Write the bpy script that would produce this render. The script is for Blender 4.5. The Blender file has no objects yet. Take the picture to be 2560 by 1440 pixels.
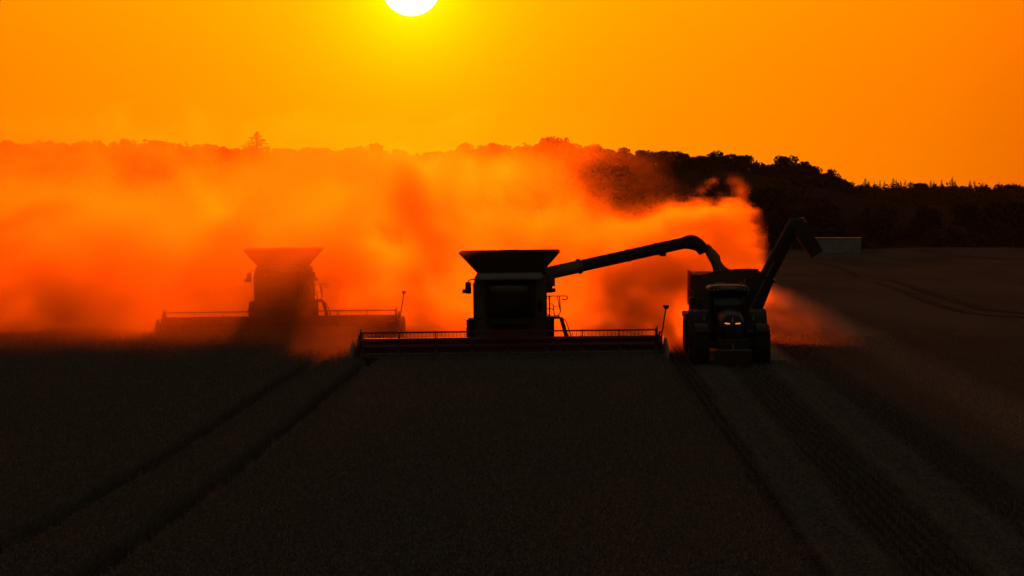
import bpy, bmesh, math, random
import numpy as np
from mathutils import Vector, Matrix

R = math.radians
rng = np.random.default_rng(7)
random.seed(7)
SC = bpy.context.scene
COL = SC.collection

# ------------------------------------------------------------------ camera, sky, sun, exposure
CAM_Z = 7.1
FPX = 7200.0                      # focal length in pixels of a 2560 wide frame
cam_d = bpy.data.cameras.new('camera'); cam = bpy.data.objects.new('camera', cam_d); COL.objects.link(cam)
cam_d.sensor_width = 36.0; cam_d.lens = 36.0 * FPX / 2560.0
cam_d.clip_start = 0.5; cam_d.clip_end = 12000
cam.location = (0, 0, CAM_Z)
PITCH = math.atan(236 / FPX); YAW = math.atan(107 / FPX)
cam.rotation_euler = (R(90) - PITCH, 0, YAW)
SC.camera = cam
CAMR = cam.rotation_euler.to_matrix()

def at(px, py, D):
    """world point at depth y = D seen at photo pixel (px, py)"""
    d = CAMR @ Vector((px - 1280, 720 - py, -FPX))
    return Vector((0, 0, CAM_Z)) + d * (D / d.y)

SUN_DIR = (CAMR @ Vector((1028 - 1280, 720 + 33, -FPX))).normalized()
SUN_EL = math.asin(SUN_DIR.z); SUN_AZ = math.atan2(SUN_DIR.x, SUN_DIR.y)

world = bpy.data.worlds.new('World'); SC.world = world; world.use_nodes = True
def build_world():
    nt = world.node_tree; N = nt.nodes; L = nt.links; N.clear()
    out = N.new('ShaderNodeOutputWorld')
    def math_n(op, a, b=None, c=None):
        n = N.new('ShaderNodeMath'); n.operation = op
        for i, v in enumerate((a, b, c)):
            if v is None: continue
            if isinstance(v, (int, float)): n.inputs[i].default_value = v
            else: L.new(v, n.inputs[i])
        return n.outputs[0]
    sky = N.new('ShaderNodeTexSky'); sky.sky_type = 'NISHITA'; sky.sun_disc = False
    sky.sun_elevation = SUN_EL; sky.sun_rotation = SUN_AZ
    sky.air_density = 2.3; sky.dust_density = 10.0; sky.ozone_density = 1.0
    bg1 = N.new('ShaderNodeBackground'); bg1.inputs['Strength'].default_value = 0.085
    L.new(sky.outputs[0], bg1.inputs['Color'])
    tc = N.new('ShaderNodeTexCoord')
    dot = N.new('ShaderNodeVectorMath'); dot.operation = 'DOT_PRODUCT'
    L.new(tc.outputs['Generated'], dot.inputs[0]); dot.inputs[1].default_value = SUN_DIR
    sep = N.new('ShaderNodeSeparateXYZ'); L.new(tc.outputs['Generated'], sep.inputs[0])
    th = math_n('MULTIPLY', math_n('ARCCOSINE', math_n('MINIMUM', dot.outputs['Value'], 1.0)), 180 / math.pi)   # degrees from the sun
    # red, green of the dusty sunset aureole as functions of the angle to the sun
    fall = math_n('DIVIDE', 1.0, math_n('ADD', 1.0, math_n('POWER', math_n('DIVIDE', th, 17.0), 4.0)))
    red = math_n('MULTIPLY', fall, 1.15)
    g1 = math_n('MULTIPLY', math_n('EXPONENT', math_n('MULTIPLY', th, -1 / 0.90)), 1.0)
    g2 = math_n('MULTIPLY', math_n('EXPONENT', math_n('MULTIPLY', th, -1 / 15.0)), 0.42)
    green = math_n('MULTIPLY', math_n('ADD', g1, g2), math_n('MINIMUM', math_n('MULTIPLY', fall, 1.15), 1.0))
    comb = N.new('ShaderNodeCombineColor'); L.new(red, comb.inputs[0]); L.new(green, comb.inputs[1])
    comb.inputs[2].default_value = 0.0
    bg2 = N.new('ShaderNodeBackground'); L.new(comb.outputs[0], bg2.inputs['Color']); bg2.inputs['Strength'].default_value = 1.0
    # the sun's own disc, swollen by overexposure
    mr = N.new('ShaderNodeMapRange'); mr.interpolation_type = 'SMOOTHSTEP'
    L.new(th, mr.inputs['Value']); mr.inputs['From Min'].default_value = 0.58; mr.inputs['From Max'].default_value = 0.55
    bg3 = N.new('ShaderNodeBackground'); bg3.inputs['Color'].default_value = (1, 0.95, 0.8, 1)
    L.new(math_n('MULTIPLY', mr.outputs[0], 14.0), bg3.inputs['Strength'])
    a1 = N.new('ShaderNodeAddShader'); a2 = N.new('ShaderNodeAddShader')
    L.new(bg1.outputs[0], a1.inputs[0]); L.new(bg2.outputs[0], a1.inputs[1])
    L.new(a1.outputs[0], a2.inputs[0]); L.new(bg3.outputs[0], a2.inputs[1])
    L.new(a2.outputs[0], out.inputs['Surface'])
build_world()

sun_d = bpy.data.lights.new('sun', 'SUN'); sun = bpy.data.objects.new('sun', sun_d); COL.objects.link(sun)
sun_d.energy = 2.0; sun_d.angle = R(0.5); sun_d.color = (1.0, 0.110, 0.001)
sun.rotation_euler = (-SUN_DIR).to_track_quat('-Z', 'Y').to_euler()
sun.location = (0, 0, 60)

vs = SC.view_settings
vs.view_transform = 'Standard'; vs.look = 'None'; vs.exposure = 0.0; vs.gamma = 1.0; vs.use_curve_mapping = False
cy = SC.cycles
cy.max_bounces = 4; cy.diffuse_bounces = 1; cy.glossy_bounces = 3; cy.transmission_bounces = 4
cy.transparent_max_bounces = 8; cy.volume_bounces = 1
cy.volume_step_rate = 7.0; cy.volume_max_steps = 128
cy.use_denoising = True; cy.use_adaptive_sampling = True; cy.adaptive_threshold = 0.02
cy.caustics_reflective = False; cy.caustics_refractive = False
cy.sample_clamp_indirect = 4.0
SC.render.filter_size = 1.5

# ------------------------------------------------------------------ helpers
def mat(name, color, rough=0.6, metal=0.0, var=0.25, scale=3.0, bump=0.0, spec=0.4, coat=0.0, color2=None, bscale=None, trans=0.0, emit=None):
    m = bpy.data.materials.new(name); m.use_nodes = True
    nt = m.node_tree; N = nt.nodes; L = nt.links
    b = N['Principled BSDF']
    b.inputs['Roughness'].default_value = rough; b.inputs['Metallic'].default_value = metal
    b.inputs['Specular IOR Level'].default_value = spec
    if coat: b.inputs['Coat Weight'].default_value = coat
    if trans: b.inputs['Transmission Weight'].default_value = trans
    tc = N.new('ShaderNodeTexCoord')
    nz = N.new('ShaderNodeTexNoise'); nz.inputs['Scale'].default_value = scale; nz.inputs['Detail'].default_value = 6
    L.new(tc.outputs['Object'], nz.inputs['Vector'])
    mx = N.new('ShaderNodeMix'); mx.data_type = 'RGBA'
    c2 = color2 or tuple(min(1, c * (1 + var)) for c in color)
    c1 = tuple(c * (1 - var) for c in color) if color2 is None else color
    mx.inputs['A'].default_value = (*c1, 1); mx.inputs['B'].default_value = (*c2, 1)
    rp = N.new('ShaderNodeMapRange'); rp.inputs['From Min'].default_value = 0.3; rp.inputs['From Max'].default_value = 0.7
    L.new(nz.outputs['Fac'], rp.inputs['Value']); L.new(rp.outputs[0], mx.inputs['Factor'])
    L.new(mx.outputs['Result'], b.inputs['Base Color'])
    mr = N.new('ShaderNodeMapRange'); mr.inputs['To Min'].default_value = max(0, rough - 0.1); mr.inputs['To Max'].default_value = min(1, rough + 0.15)
    L.new(nz.outputs['Fac'], mr.inputs['Value']); L.new(mr.outputs[0], b.inputs['Roughness'])
    if bump:
        n2 = N.new('ShaderNodeTexNoise'); n2.inputs['Scale'].default_value = bscale or scale * 6; n2.inputs['Detail'].default_value = 5
        L.new(tc.outputs['Object'], n2.inputs['Vector'])
        bp = N.new('ShaderNodeBump'); bp.inputs['Strength'].default_value = bump; L.new(n2.outputs['Fac'], bp.inputs['Height'])
        L.new(bp.outputs[0], b.inputs['Normal'])
    if emit:
        b.inputs['Emission Color'].default_value = (*emit[0], 1); b.inputs['Emission Strength'].default_value = emit[1]
    return m

M = dict(
    red=mat('dusty_red_paint', (0.16, 0.018, 0.012), 0.45, color2=(0.14, 0.05, 0.03), scale=1.2),
    panel=mat('dusty_grey_panel', (0.16, 0.14, 0.12), 0.5, color2=(0.22, 0.18, 0.14), scale=1.5),
    tank=mat('tank_sheet', (0.07, 0.06, 0.055), 0.55, color2=(0.10, 0.075, 0.055), scale=1.2),
    dark=mat('black_plastic', (0.017, 0.016, 0.016), 0.55, color2=(0.034, 0.028, 0.024), scale=2.5),
    steel=mat('worn_steel', (0.16, 0.15, 0.14), 0.42, metal=0.7, color2=(0.22, 0.19, 0.16), scale=4),
    rubber=mat('tyre_rubber', (0.014, 0.013, 0.013), 0.85, color2=(0.034, 0.028, 0.023), scale=2.5, bump=0.2),
    rim=mat('rim_paint', (0.20, 0.18, 0.15), 0.5, scale=3),
    glass=mat('tinted_glass', (0.012, 0.013, 0.015), 0.07, spec=0.6, scale=1.0),
    white=mat('white_plastic', (0.55, 0.55, 0.55), 0.45, color2=(0.42, 0.39, 0.36), scale=3),
    hood=mat('dark_hood_paint', (0.016, 0.017, 0.021), 0.42, spec=0.4, scale=2),
    tyregrey=mat('fender_plastic', (0.02, 0.021, 0.024), 0.5, scale=2),
    cart=mat('cart_paint', (0.13, 0.07, 0.035), 0.5, color2=(0.09, 0.055, 0.032), scale=1.3),
    lamp=mat('daytime_lamp', (0.8, 0.4, 0.1), 0.3, emit=((1.0, 0.27, 0.01), 1.15)),
    lens=mat('lamp_lens', (0.25, 0.25, 0.26), 0.12, spec=0.7),
    amber=mat('amber_lens', (0.5, 0.12, 0.01), 0.25),
    grain=mat('wheat_grain', (0.34, 0.20, 0.075), 0.8, color2=(0.24, 0.14, 0.05), scale=9, bump=0.6, bscale=60),
    bark=mat('bark', (0.045, 0.035, 0.028), 0.9, scale=6, bump=0.5),
    shed=mat('pale_sheeting', (0.34, 0.34, 0.37), 0.6, color2=(0.22, 0.22, 0.25), scale=0.8),
)

class MB:
    """collects shapes that become ONE mesh object"""
    def __init__(s): s.v = []; s.f = []; s.sm = []
    def add(s, vs, fs, smooth=False):
        o = len(s.v); s.v += [tuple(v) for v in vs]
        for f in fs: s.f.append(tuple(i + o for i in f)); s.sm.append(smooth)
        return s
    def box(s, x0, x1, y0, y1, z0, z1, m=None):
        vs = [Vector((x, y, z)) for z in (z0, z1) for y in (y0, y1) for x in (x0, x1)]
        if m is not None: vs = [m @ v for v in vs]
        return s.add(vs, [(0, 2, 3, 1), (4, 5, 7, 6), (0, 1, 5, 4), (2, 6, 7, 3), (0, 4, 6, 2), (1, 3, 7, 5)])
    def cyl(s, p0, p1, r0, r1=None, n=12, caps=True):
        p0, p1 = Vector(p0), Vector(p1); r1 = r0 if r1 is None else r1
        d = (p1 - p0).normalized(); a = d.orthogonal().normalized(); b = d.cross(a)
        ring = lambda p, r: [p + (a * math.cos(t) + b * math.sin(t)) * r for t in (2 * math.pi * i / n for i in range(n))]
        A, B = ring(p0, r0), ring(p1, r1)
        s.add(A + B, [(i, (i + 1) % n, n + (i + 1) % n, n + i) for i in range(n)], True)
        if caps: s.add(A, [tuple(reversed(range(n)))]); s.add(B, [tuple(range(n))])
        return s
    def tube(s, pts, r, n=8):
        pts = [Vector(p) for p in pts]; rr = r if isinstance(r, (list, tuple)) else [r] * len(pts)
        rings = []; a = None
        for i, p in enumerate(pts):
            d = (pts[min(i + 1, len(pts) - 1)] - pts[max(i - 1, 0)]).normalized()
            a = d.orthogonal().normalized() if a is None else (a - d * a.dot(d)).normalized()
            b = d.cross(a)
            rings.append([p + (a * math.cos(2 * math.pi * k / n) + b * math.sin(2 * math.pi * k / n)) * rr[i] for k in range(n)])
        s.loft(rings, True)
        return s
    def loft(s, rings, smooth=False, caps=True):
        n = len(rings[0]); vs = [v for r in rings for v in r]
        fs = [(j * n + i, j * n + (i + 1) % n, (j + 1) * n + (i + 1) % n, (j + 1) * n + i) for j in range(len(rings) - 1) for i in range(n)]
        s.add(vs, fs, smooth)
        if caps: s.add(rings[0], [tuple(reversed(range(n)))]); s.add(rings[-1], [tuple(range(n))])
        return s
    def prism(s, poly, axis, a, b):
        """poly of 2D points extruded along axis 'x','y' or 'z' from a to b"""
        f = {'x': lambda p, t: (t, p[0], p[1]), 'y': lambda p, t: (p[0], t, p[1]), 'z': lambda p, t: (p[0], p[1], t)}[axis]
        return s.loft([[Vector(f(p, a)) for p in poly], [Vector(f(p, b)) for p in poly]])
    def lathe_x(s, prof, n=32, smooth=True):
        """profile (x, r) turned about the x axis"""
        rings = [[Vector((x, r * math.cos(2 * math.pi * k / n), r * math.sin(2 * math.pi * k / n))) for k in range(n)] for x, r in prof]
        return s.loft(rings, smooth)
    def plate(s, quad, t):
        """a quad given thickness t along its normal"""
        q = [Vector(p) for p in quad]; n = (q[1] - q[0]).cross(q[2] - q[0]).normalized() * (t / 2)
        return s.loft([[p - n for p in q], [p + n for p in q]])
    def mesh(s, name):
        me = bpy.data.meshes.new(name); me.from_pydata(s.v, [], s.f)
        bm = bmesh.new(); bm.from_mesh(me); bmesh.ops.recalc_face_normals(bm, faces=bm.faces); bm.to_mesh(me); bm.free()
        me.polygons.foreach_set('use_smooth', s.sm); return me
    def build(s, name, material, parent=None, bevel=0.0, loc=None, label=None, kind=None):
        me = s.mesh(name); me.materials.append(material)
        return link(name, me, parent, bevel, loc, label, kind)

def link(name, me, parent=None, bevel=0.0, loc=None, label=None, kind=None):
    o = bpy.data.objects.new(name, me); COL.objects.link(o)
    if parent is not None: o.parent = parent
    if loc is not None: o.location = loc
    if bevel:
        bv = o.modifiers.new('bevel', 'BEVEL'); bv.width = bevel; bv.segments = 2; bv.limit_method = 'ANGLE'; bv.angle_limit = R(40)
    if label: o['label'] = label
    if kind: o['kind'] = kind
    return o

def np_mesh(name, V, F, material, smooth=False):
    me = bpy.data.meshes.new(name); V = np.asarray(V, np.float32); F = np.asarray(F, np.int32); k = F.shape[1]
    me.vertices.add(len(V)); me.vertices.foreach_set('co', V.ravel())
    me.loops.add(F.size); me.loops.foreach_set('vertex_index', F.ravel())
    me.polygons.add(len(F)); me.polygons.foreach_set('loop_start', np.arange(0, F.size, k, dtype=np.int32))
    if smooth: me.polygons.foreach_set('use_smooth', np.ones(len(F), bool))
    me.update(calc_edges=True)
    if material is not None: me.materials.append(material)
    return me

def tag(o, label=None, cat=None, group=None, kind=None):
    for k, v in (('label', label), ('category', cat), ('group', group), ('kind', kind)):
        if v: o[k] = v
    return o

def thing(name, label, cat, loc=(0, 0, 0), rot=(0, 0, 0), group=None):
    o = bpy.data.objects.new(name, None); COL.objects.link(o); o.empty_display_size = 0.3
    o.location = loc; o.rotation_euler = rot
    return tag(o, label, cat, group)

def copy_tree(o, parent=None):
    c = o.copy(); COL.objects.link(c); c.parent = parent
    for ch in list(o.children): copy_tree(ch, c)
    return c

def smooth01(t): t = np.clip(t, 0, 1); return t * t * (3 - 2 * t)

# lattice value noise, any points, several octaves (numpy)
_LAT = rng.random((64, 64, 64), dtype=np.float32)
def vnoise(x, y, z):
    xi = np.floor(x).astype(np.int32); yi = np.floor(y).astype(np.int32); zi = np.floor(z).astype(np.int32)
    fx = x - xi; fy = y - yi; fz = z - zi
    fx = fx * fx * (3 - 2 * fx); fy = fy * fy * (3 - 2 * fy); fz = fz * fz * (3 - 2 * fz)
    x0, x1 = xi & 63, (xi + 1) & 63; y0, y1 = yi & 63, (yi + 1) & 63; z0, z1 = zi & 63, (zi + 1) & 63
    c = _LAT
    a = c[x0, y0, z0] * (1 - fx) + c[x1, y0, z0] * fx; b = c[x0, y1, z0] * (1 - fx) + c[x1, y1, z0] * fx
    d = c[x0, y0, z1] * (1 - fx) + c[x1, y0, z1] * fx; e = c[x0, y1, z1] * (1 - fx) + c[x1, y1, z1] * fx
    return (a * (1 - fy) + b * fy) * (1 - fz) + (d * (1 - fy) + e * fy) * fz
def fbm(x, y, z, octs=4, gain=0.5):
    s = 0; amp = 1; tot = 0
    for k in range(octs):
        s = s + amp * vnoise(x + 17.3 * k, y + 5.1 * k, z + 9.7 * k); tot += amp; amp *= gain
        x = x * 2.03; y = y * 2.03; z = z * 2.03
    return s / tot

# ------------------------------------------------------------------ terrain
def H(x, y):
    """height of the field: a gentle fall to the left, flat far away, the wooded hill behind"""
    x = np.asarray(x, float); y = np.asarray(y, float)
    tilt = 0.012 * np.clip(x + 1.85, -30, 12) * (1 - smooth01((y - 180) / 160))
    swell = 0.25 * np.sin(x * 0.021 + 1.0) * np.sin(y * 0.017) * smooth01((y - 160) / 100)
    rise_r = 0.70 * smooth01((x - 42) / 12) * smooth01((y - 270) / 90) * (1 - smooth01((y - 400) / 40))
    hill = 13.0 * smooth01((y - 430) / 260) * (0.30 + 0.70 * (1 - smooth01((x - 35) / 55)))
    hill = hill * (1 - smooth01((y - 800) / 120)) + 1.5 * smooth01((y - 900) / 500)
    dip = -1.25 * smooth01((y - 230) / 150) * (1 - smooth01((y - 430) / 120))
    dip = dip - 0.32 * smooth01((y - 116) / 26) * smooth01((-6.5 - x) / 4) * (1 - smooth01((y - 200) / 60))
    return tilt + swell + rise_r + hill + dip

def ground_mat():
    m = bpy.data.materials.new('stubble_ground'); m.use_nodes = True; nt = m.node_tree; N = nt.nodes; L = nt.links
    b = N['Principled BSDF']; b.inputs['Roughness'].default_value = 1.0; b.inputs['Specular IOR Level'].default_value = 0.0
    tc = N.new('ShaderNodeTexCoord')
    def noise(scale, vec=(1, 1, 1), det=6):
        mp = N.new('ShaderNodeMapping'); mp.inputs['Scale'].default_value = vec; L.new(tc.outputs['Object'], mp.inputs[0])
        n = N.new('ShaderNodeTexNoise'); n.inputs['Scale'].default_value = scale; n.inputs['Detail'].default_value = det
        L.new(mp.outputs[0], n.inputs['Vector']); return n.outputs['Fac']
    def mix(f, a, c):
        x = N.new('ShaderNodeMix'); x.data_type = 'RGBA'
        L.new(f, x.inputs['Factor'])
        for s, v in (('A', a), ('B', c)):
            if isinstance(v, tuple): x.inputs[s].default_value = (*v, 1)
            else: L.new(v, x.inputs[s])
        return x.outputs['Result']
    def rng_(v, a, c):
        r = N.new('ShaderNodeMapRange'); r.inputs['From Min'].default_value = a; r.inputs['From Max'].default_value = c; L.new(v, r.inputs['Value']); return r.outputs[0]
    soil = mix(rng_(noise(1.3, (1, .35, 1)), .35, .65), (0.060, 0.051, 0.043), (0.11, 0.094, 0.077))
    straw = mix(rng_(noise(0.10, (1.6, .25, 1)), .40, .62), soil, (0.14, 0.122, 0.098))
    fine = mix(rng_(noise(9.0), .3, .7), straw, (0.105, 0.091, 0.074))
    # chaff strips and pressed bands running with the machines, right of the standing wheat
    sp_ = N.new('ShaderNodeSeparateXYZ'); L.new(tc.outputs['Object'], sp_.inputs[0])
    def mth(op, a, c):
        n = N.new('ShaderNodeMath'); n.operation = op
        for i, v in enumerate((a, c)):
            if isinstance(v, (int, float)): n.inputs[i].default_value = v
            else: L.new(v, n.inputs[i])
        return n.outputs[0]
    u = mth('ADD', mth('SUBTRACT', sp_.outputs['X'], mth('MULTIPLY', mth('SUBTRACT', sp_.outputs['Y'], 75.0), 0.010)), mth('MULTIPLY', noise(.8, (1, .3, 1)), .5))
    def band(c, hw, soft): return rng_(mth('ABSOLUTE', mth('SUBTRACT', u, c + .25), 0), hw + soft, hw)
    pale = mth('MAXIMUM', mth('MAXIMUM', band(5.9, .15, .5), band(8.95, .2, .55)), mth('MULTIPLY', band(14.2, .6, 1.2), .5))
    dark = mth('MAXIMUM', mth('MAXIMUM', band(4.75, .4, .3), band(7.35, .6, .4)), band(10.3, .5, .5))
    fine = mix(mth('MULTIPLY', dark, .8), fine, (0.035, 0.029, 0.024)); fine = mix(mth('MULTIPLY', pale, .8), fine, (0.34, 0.30, 0.24))
    L.new(fine, b.inputs['Base Color'])
    bp = N.new('ShaderNodeBump'); bp.inputs['Strength'].default_value = 1.0; bp.inputs['Distance'].default_value = 0.12
    L.new(noise(7.0, (1, .5, 1)), bp.inputs['Height']); L.new(bp.outputs[0], b.inputs['Normal'])
    return m
M['ground'] = ground_mat()

def axis_grid(lims):
    out = []
    for a, b, n in lims: out += list(np.linspace(a, b, n, endpoint=False))
    return np.array(out + [lims[-1][1]])
gx = axis_grid([(-2500, -300, 14), (-300, -80, 24), (-80, 90, 120), (90, 300, 24), (300, 2500, 14)])
gy = axis_grid([(-300, 20, 10), (20, 160, 70), (160, 460, 80), (460, 900, 40), (900, 4000, 30)])
GX, GY = np.meshgrid(gx, gy, indexing='xy')
gV = np.stack([GX.ravel(), GY.ravel(), H(GX, GY).ravel()], 1)
nx, ny = len(gx), len(gy)
ii = (np.arange(ny - 1)[:, None] * nx + np.arange(nx - 1)[None]).ravel()
gF = np.stack([ii, ii + 1, ii + 1 + nx, ii + nx], 1)
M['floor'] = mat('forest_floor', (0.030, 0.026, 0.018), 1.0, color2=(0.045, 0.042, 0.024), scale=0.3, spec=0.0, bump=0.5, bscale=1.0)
g_me = np_mesh('ground', gV, gF, M['ground'], True); g_me.materials.append(M['floor'])
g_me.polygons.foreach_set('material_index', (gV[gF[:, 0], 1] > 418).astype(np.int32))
tag(link('ground', g_me), 'dark stubble field rolling back to the wooded hill', kind='structure')
#'ground', gV, gF, M['ground'], True)), 'dark stubble field rolling back to the wooded hill', kind='structure')

# ------------------------------------------------------------------ straw and stalk generators
def straw_material(name, c1, c2, tl=0.25, sc=0.8):
    m = mat(name, c1, 0.85, color2=c2, scale=sc, spec=0.03)
    nt = m.node_tree; N = nt.nodes; L = nt.links; b = N['Principled BSDF']
    tr = N.new('ShaderNodeBsdfTranslucent'); mx = N.new('ShaderNodeMixShader'); mx.inputs[0].default_value = tl
    col = b.inputs['Base Color'].links[0].from_socket
    L.new(col, tr.inputs['Color']); L.new(b.outputs[0], mx.inputs[1]); L.new(tr.outputs[0], mx.inputs[2])
    L.new(mx.outputs[0], N['Material Output'].inputs['Surface'])
    return m
M['wheat'] = straw_material('ripe_wheat', (0.085, 0.074, 0.062), (0.27, 0.24, 0.20), 0.06, 14.0)
M['stubble'] = straw_material('cut_straw', (0.09, 0.08, 0.066), (0.29, 0.255, 0.215), 0.06, 14.0)
M['leaf'] = straw_material('broadleaf_foliage', (0.030, 0.042, 0.018), (0.055, 0.070, 0.028), 0.10)
M['needle'] = straw_material('conifer_foliage', (0.022, 0.032, 0.018), (0.04, 0.05, 0.025), 0.10)

def blades(base, tip, w, side):
    """quads from base to tip with half width w along side (all (n,3) arrays)"""
    V = np.stack([base - side * w, base + side * w, tip + side * w * 0.5, tip - side * w * 0.5], 1).reshape(-1, 3)
    F = np.arange(len(V)).reshape(-1, 4)
    return V, F

X_EDGE = 4.25               # where the standing wheat ends on the right
Y_NEAR, Y_FAR = 114.3, 145.3
def tram(y, which):
    """centre line of the two wheel lanes through the standing wheat"""
    t = (y - 50) / 62.0
    return (-10.15 + 0.95 * t + 0.12 * np.sin(y * 0.11) if which == 0 else -7.85 + 0.72 * t + 0.10 * np.sin(y * 0.10 + 1))
def lane_depth(x, y):
    """1 inside a wheel lane, 0 in the crop"""
    e = 0.06 * (vnoise(x * 3 + 40, y * 1.2, x * 0 + 3.0) - 0.5)
    a = np.abs(x - tram(y, 0)) + e; b = np.abs(x - tram(y, 1)) + e
    return smooth01((0.42 - np.minimum(a, b)) / 0.10)
def crop_top(x, y):
    return 0.60 + 0.16 * (fbm(x * 0.5, y * 0.25, x * 0 + 2.0, 3) - 0.5) + 0.10 * (fbm(x * 3.1, y * 1.6, x * 0 + 7.0, 3) - 0.5)

# crop body: a displaced canopy with real lanes and side walls
cx = np.concatenate([np.linspace(-75, -22, 60, endpoint=False), np.linspace(-22, X_EDGE, 270)])
cyy = np.concatenate([np.linspace(18, 44, 20, endpoint=False), np.linspace(44, 115, 260, endpoint=False), np.linspace(115, Y_FAR, 40)])
CX, CY = np.meshgrid(cx, cyy, indexing='xy')
CZ = crop_top(CX, CY) * (1 - 0.86 * lane_depth(CX, CY)) - 0.06
edge = np.zeros_like(CZ, bool)
edge[:, -1] = True; edge[0, :] = True; edge[-1, :] = True; edge[:, 0] = True
CZ[edge] = 0.0
CV = np.stack([CX.ravel(), CY.ravel(), (H(CX, CY) + CZ).ravel()], 1)
nxc, nyc = len(cx), len(cyy)
ii = (np.arange(nyc - 1)[:, None] * nxc + np.arange(nxc - 1)[None])
xm = 0.5 * (CX[:-1, :-1] + CX[1:, 1:]); ym = 0.5 * (CY[:-1, :-1] + CY[1:, 1:])
keep = ~((xm > -7.9) & (ym > Y_NEAR - 0.2))
ii = ii[keep]
CF = np.stack([ii, ii + 1, ii + 1 + nxc, ii + nxc], 1)
stalkV, stalkF = [], []
def add_stalks(n, y0, y1, hmin, hmax, bias):
    y = y0 + (y1 - y0) * rng.random(n) ** bias; x0 = -0.205 * y - 1.0
    x = x0 + (X_EDGE - x0) * rng.random(n)
    ok = (x < X_EDGE - 0.05) & (y < np.where(x > -7.9, Y_NEAR, Y_FAR)) & (lane_depth(x, y) < rng.random(n) * 0.8 + 0.1)
    x = x[ok]; y = y[ok]; n = len(x)
    top = crop_top(x, y)
    z0 = H(x, y)
    h = top + rng.uniform(hmin, hmax, n)
    lean = np.stack([rng.normal(0, .07, n), rng.normal(0, .06, n), np.zeros(n)], 1)
    base = np.stack([x, y, z0 + top * 0.6], 1); tip = np.stack([x, y, z0 + h], 1) + lean
    ang = rng.uniform(-0.9, 0.9, n); side = np.stack([np.cos(ang), np.sin(ang), 0 * ang], 1)
    V, F = blades(base, tip, 0.006 + 0 * x[:, None], side)
    off = sum(len(v) for v in stalkV); stalkV.append(V); stalkF.append(F + off)
    # nodding ear
    d = rng.uniform(0, 2 * math.pi, n)
    e1 = tip + np.stack([np.cos(d) * .05, np.sin(d) * .05, rng.uniform(-.02, .08, n)], 1)
    q = np.stack([tip - side * .005, (tip + e1) / 2 - side * .018, e1, (tip + e1) / 2 + side * .018], 1).reshape(-1, 3)
    off = sum(len(v) for v in stalkV); stalkV.append(q); stalkF.append(np.arange(len(q)).reshape(-1, 4) + off)
    # a drooping leaf
    k = rng.random(n) < 0.5; m_ = k.sum()
    l0 = (base * .4 + tip * .6)[k]; l1 = l0 + np.stack([rng.normal(0, .12, m_), rng.normal(0, .12, m_), rng.uniform(-.05, .10, m_)], 1)
    V, F = blades(l0, l1, np.full((m_, 1), 0.008), side[k])
    off = sum(len(v) for v in stalkV); stalkV.append(V); stalkF.append(F + off)
add_stalks(250000, 44, Y_FAR, 0.02, 0.24, 1.35)
# shaggy walls of the lanes and of the crop's edge
def edge_fringe(n, xf, y0, y1):
    y = rng.uniform(y0, y1, n); x = xf(y) + rng.normal(0, .03, n)
    z0 = H(x, y); h = crop_top(x, y) + rng.uniform(-.1, .15, n)
    base = np.stack([x, y, z0], 1); tip = np.stack([x + rng.normal(0, .05, n), y + rng.normal(0, .05, n), z0 + h], 1)
    ang = rng.uniform(-.9, .9, n); side = np.stack([np.cos(ang), np.sin(ang), 0 * ang], 1)
    V, F = blades(base, tip, np.full((n, 1), .008), side)
    off = sum(len(v) for v in stalkV); stalkV.append(V); stalkF.append(F + off)
for w in (0, 1):
    for s in (-1, 1):
        edge_fringe(7000, lambda y, w=w, s=s: tram(y, w) + s * 0.40, 44, 112)
edge_fringe(9000, lambda y: X_EDGE + 0 * y, 44, 114)
off = len(CV)
me = np_mesh('wheat_crop', np.concatenate([CV] + stalkV), np.concatenate([CF] + [f + off for f in stalkF]), M['wheat'])
tag(link('wheat_crop', me), 'standing ripe wheat in front of the harvesters with two wheel lanes', 'crop', kind='stuff')

# stubble on the cut ground at the right: upright rows, flattened wheel bands, chaff strips
def stubble():
    Vs, Fs = [], []
    def put(V, F):
        off = sum(len(v) for v in Vs); Vs.append(V); Fs.append(F + off)
    # upright rows, 0.25 m apart, running with the machines
    n = 130000
    y = 44 + (rng.random(n) ** 1.25) * 96
    row = rng.integers(0, 90, n); x = X_EDGE + 0.08 + row * 0.25 + rng.normal(0, .022, n) + 0.02 * np.sin(y * .2)
    u = x - 0.010 * (y - 75)
    pale = smooth01(1 - np.abs(u - 5.9) / .75) + smooth01(1 - np.abs(u - 8.95) / .8)
    ok = rng.random(n) > 0.85 * pale
    x, y = x[ok], y[ok]; n = len(x)
    z = H(x, y); h = rng.uniform(.09, .19, n)
    base = np.stack([x, y, z - .01], 1); tip = base + np.stack([rng.normal(0, .03, n), rng.normal(0, .03, n), h], 1)
    ang = rng.uniform(-1.2, 1.2, n); side = np.stack([np.cos(ang), np.sin(ang), 0 * ang], 1)
    put(*blades(base, tip, np.full((n, 1), .006), side))
    # lying straw in the chaff strips, thin elsewhere
    n = 110000
    y = 44 + (rng.random(n) ** 1.2) * 75
    x = np.where(rng.random(n) < .36, rng.normal(5.9, .28, n), np.where(rng.random(n) < .5, rng.normal(8.95, .32, n), rng.uniform(X_EDGE, 24, n))) + 0.010 * (y - 75)
    z = H(x, y) + rng.uniform(.01, .10, n)
    a = rng.uniform(0, math.pi, n); l = rng.uniform(.05, .17, n)
    d = np.stack([np.cos(a) * l, np.sin(a) * l, rng.normal(0, .03, n)], 1)
    side = np.stack([-np.sin(a), np.cos(a), 0 * a + .5], 1)
    base = np.stack([x, y, z], 1)
    put(*blades(base - d / 2, base + d / 2, np.full((n, 1), .006), side))
    me = np_mesh('stubble', np.concatenate(Vs), np.concatenate(Fs), M['stubble'])
    tag(link('stubble', me), 'short cut stubble rows and loose straw beside the wheat', 'stubble', kind='stuff')
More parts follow.
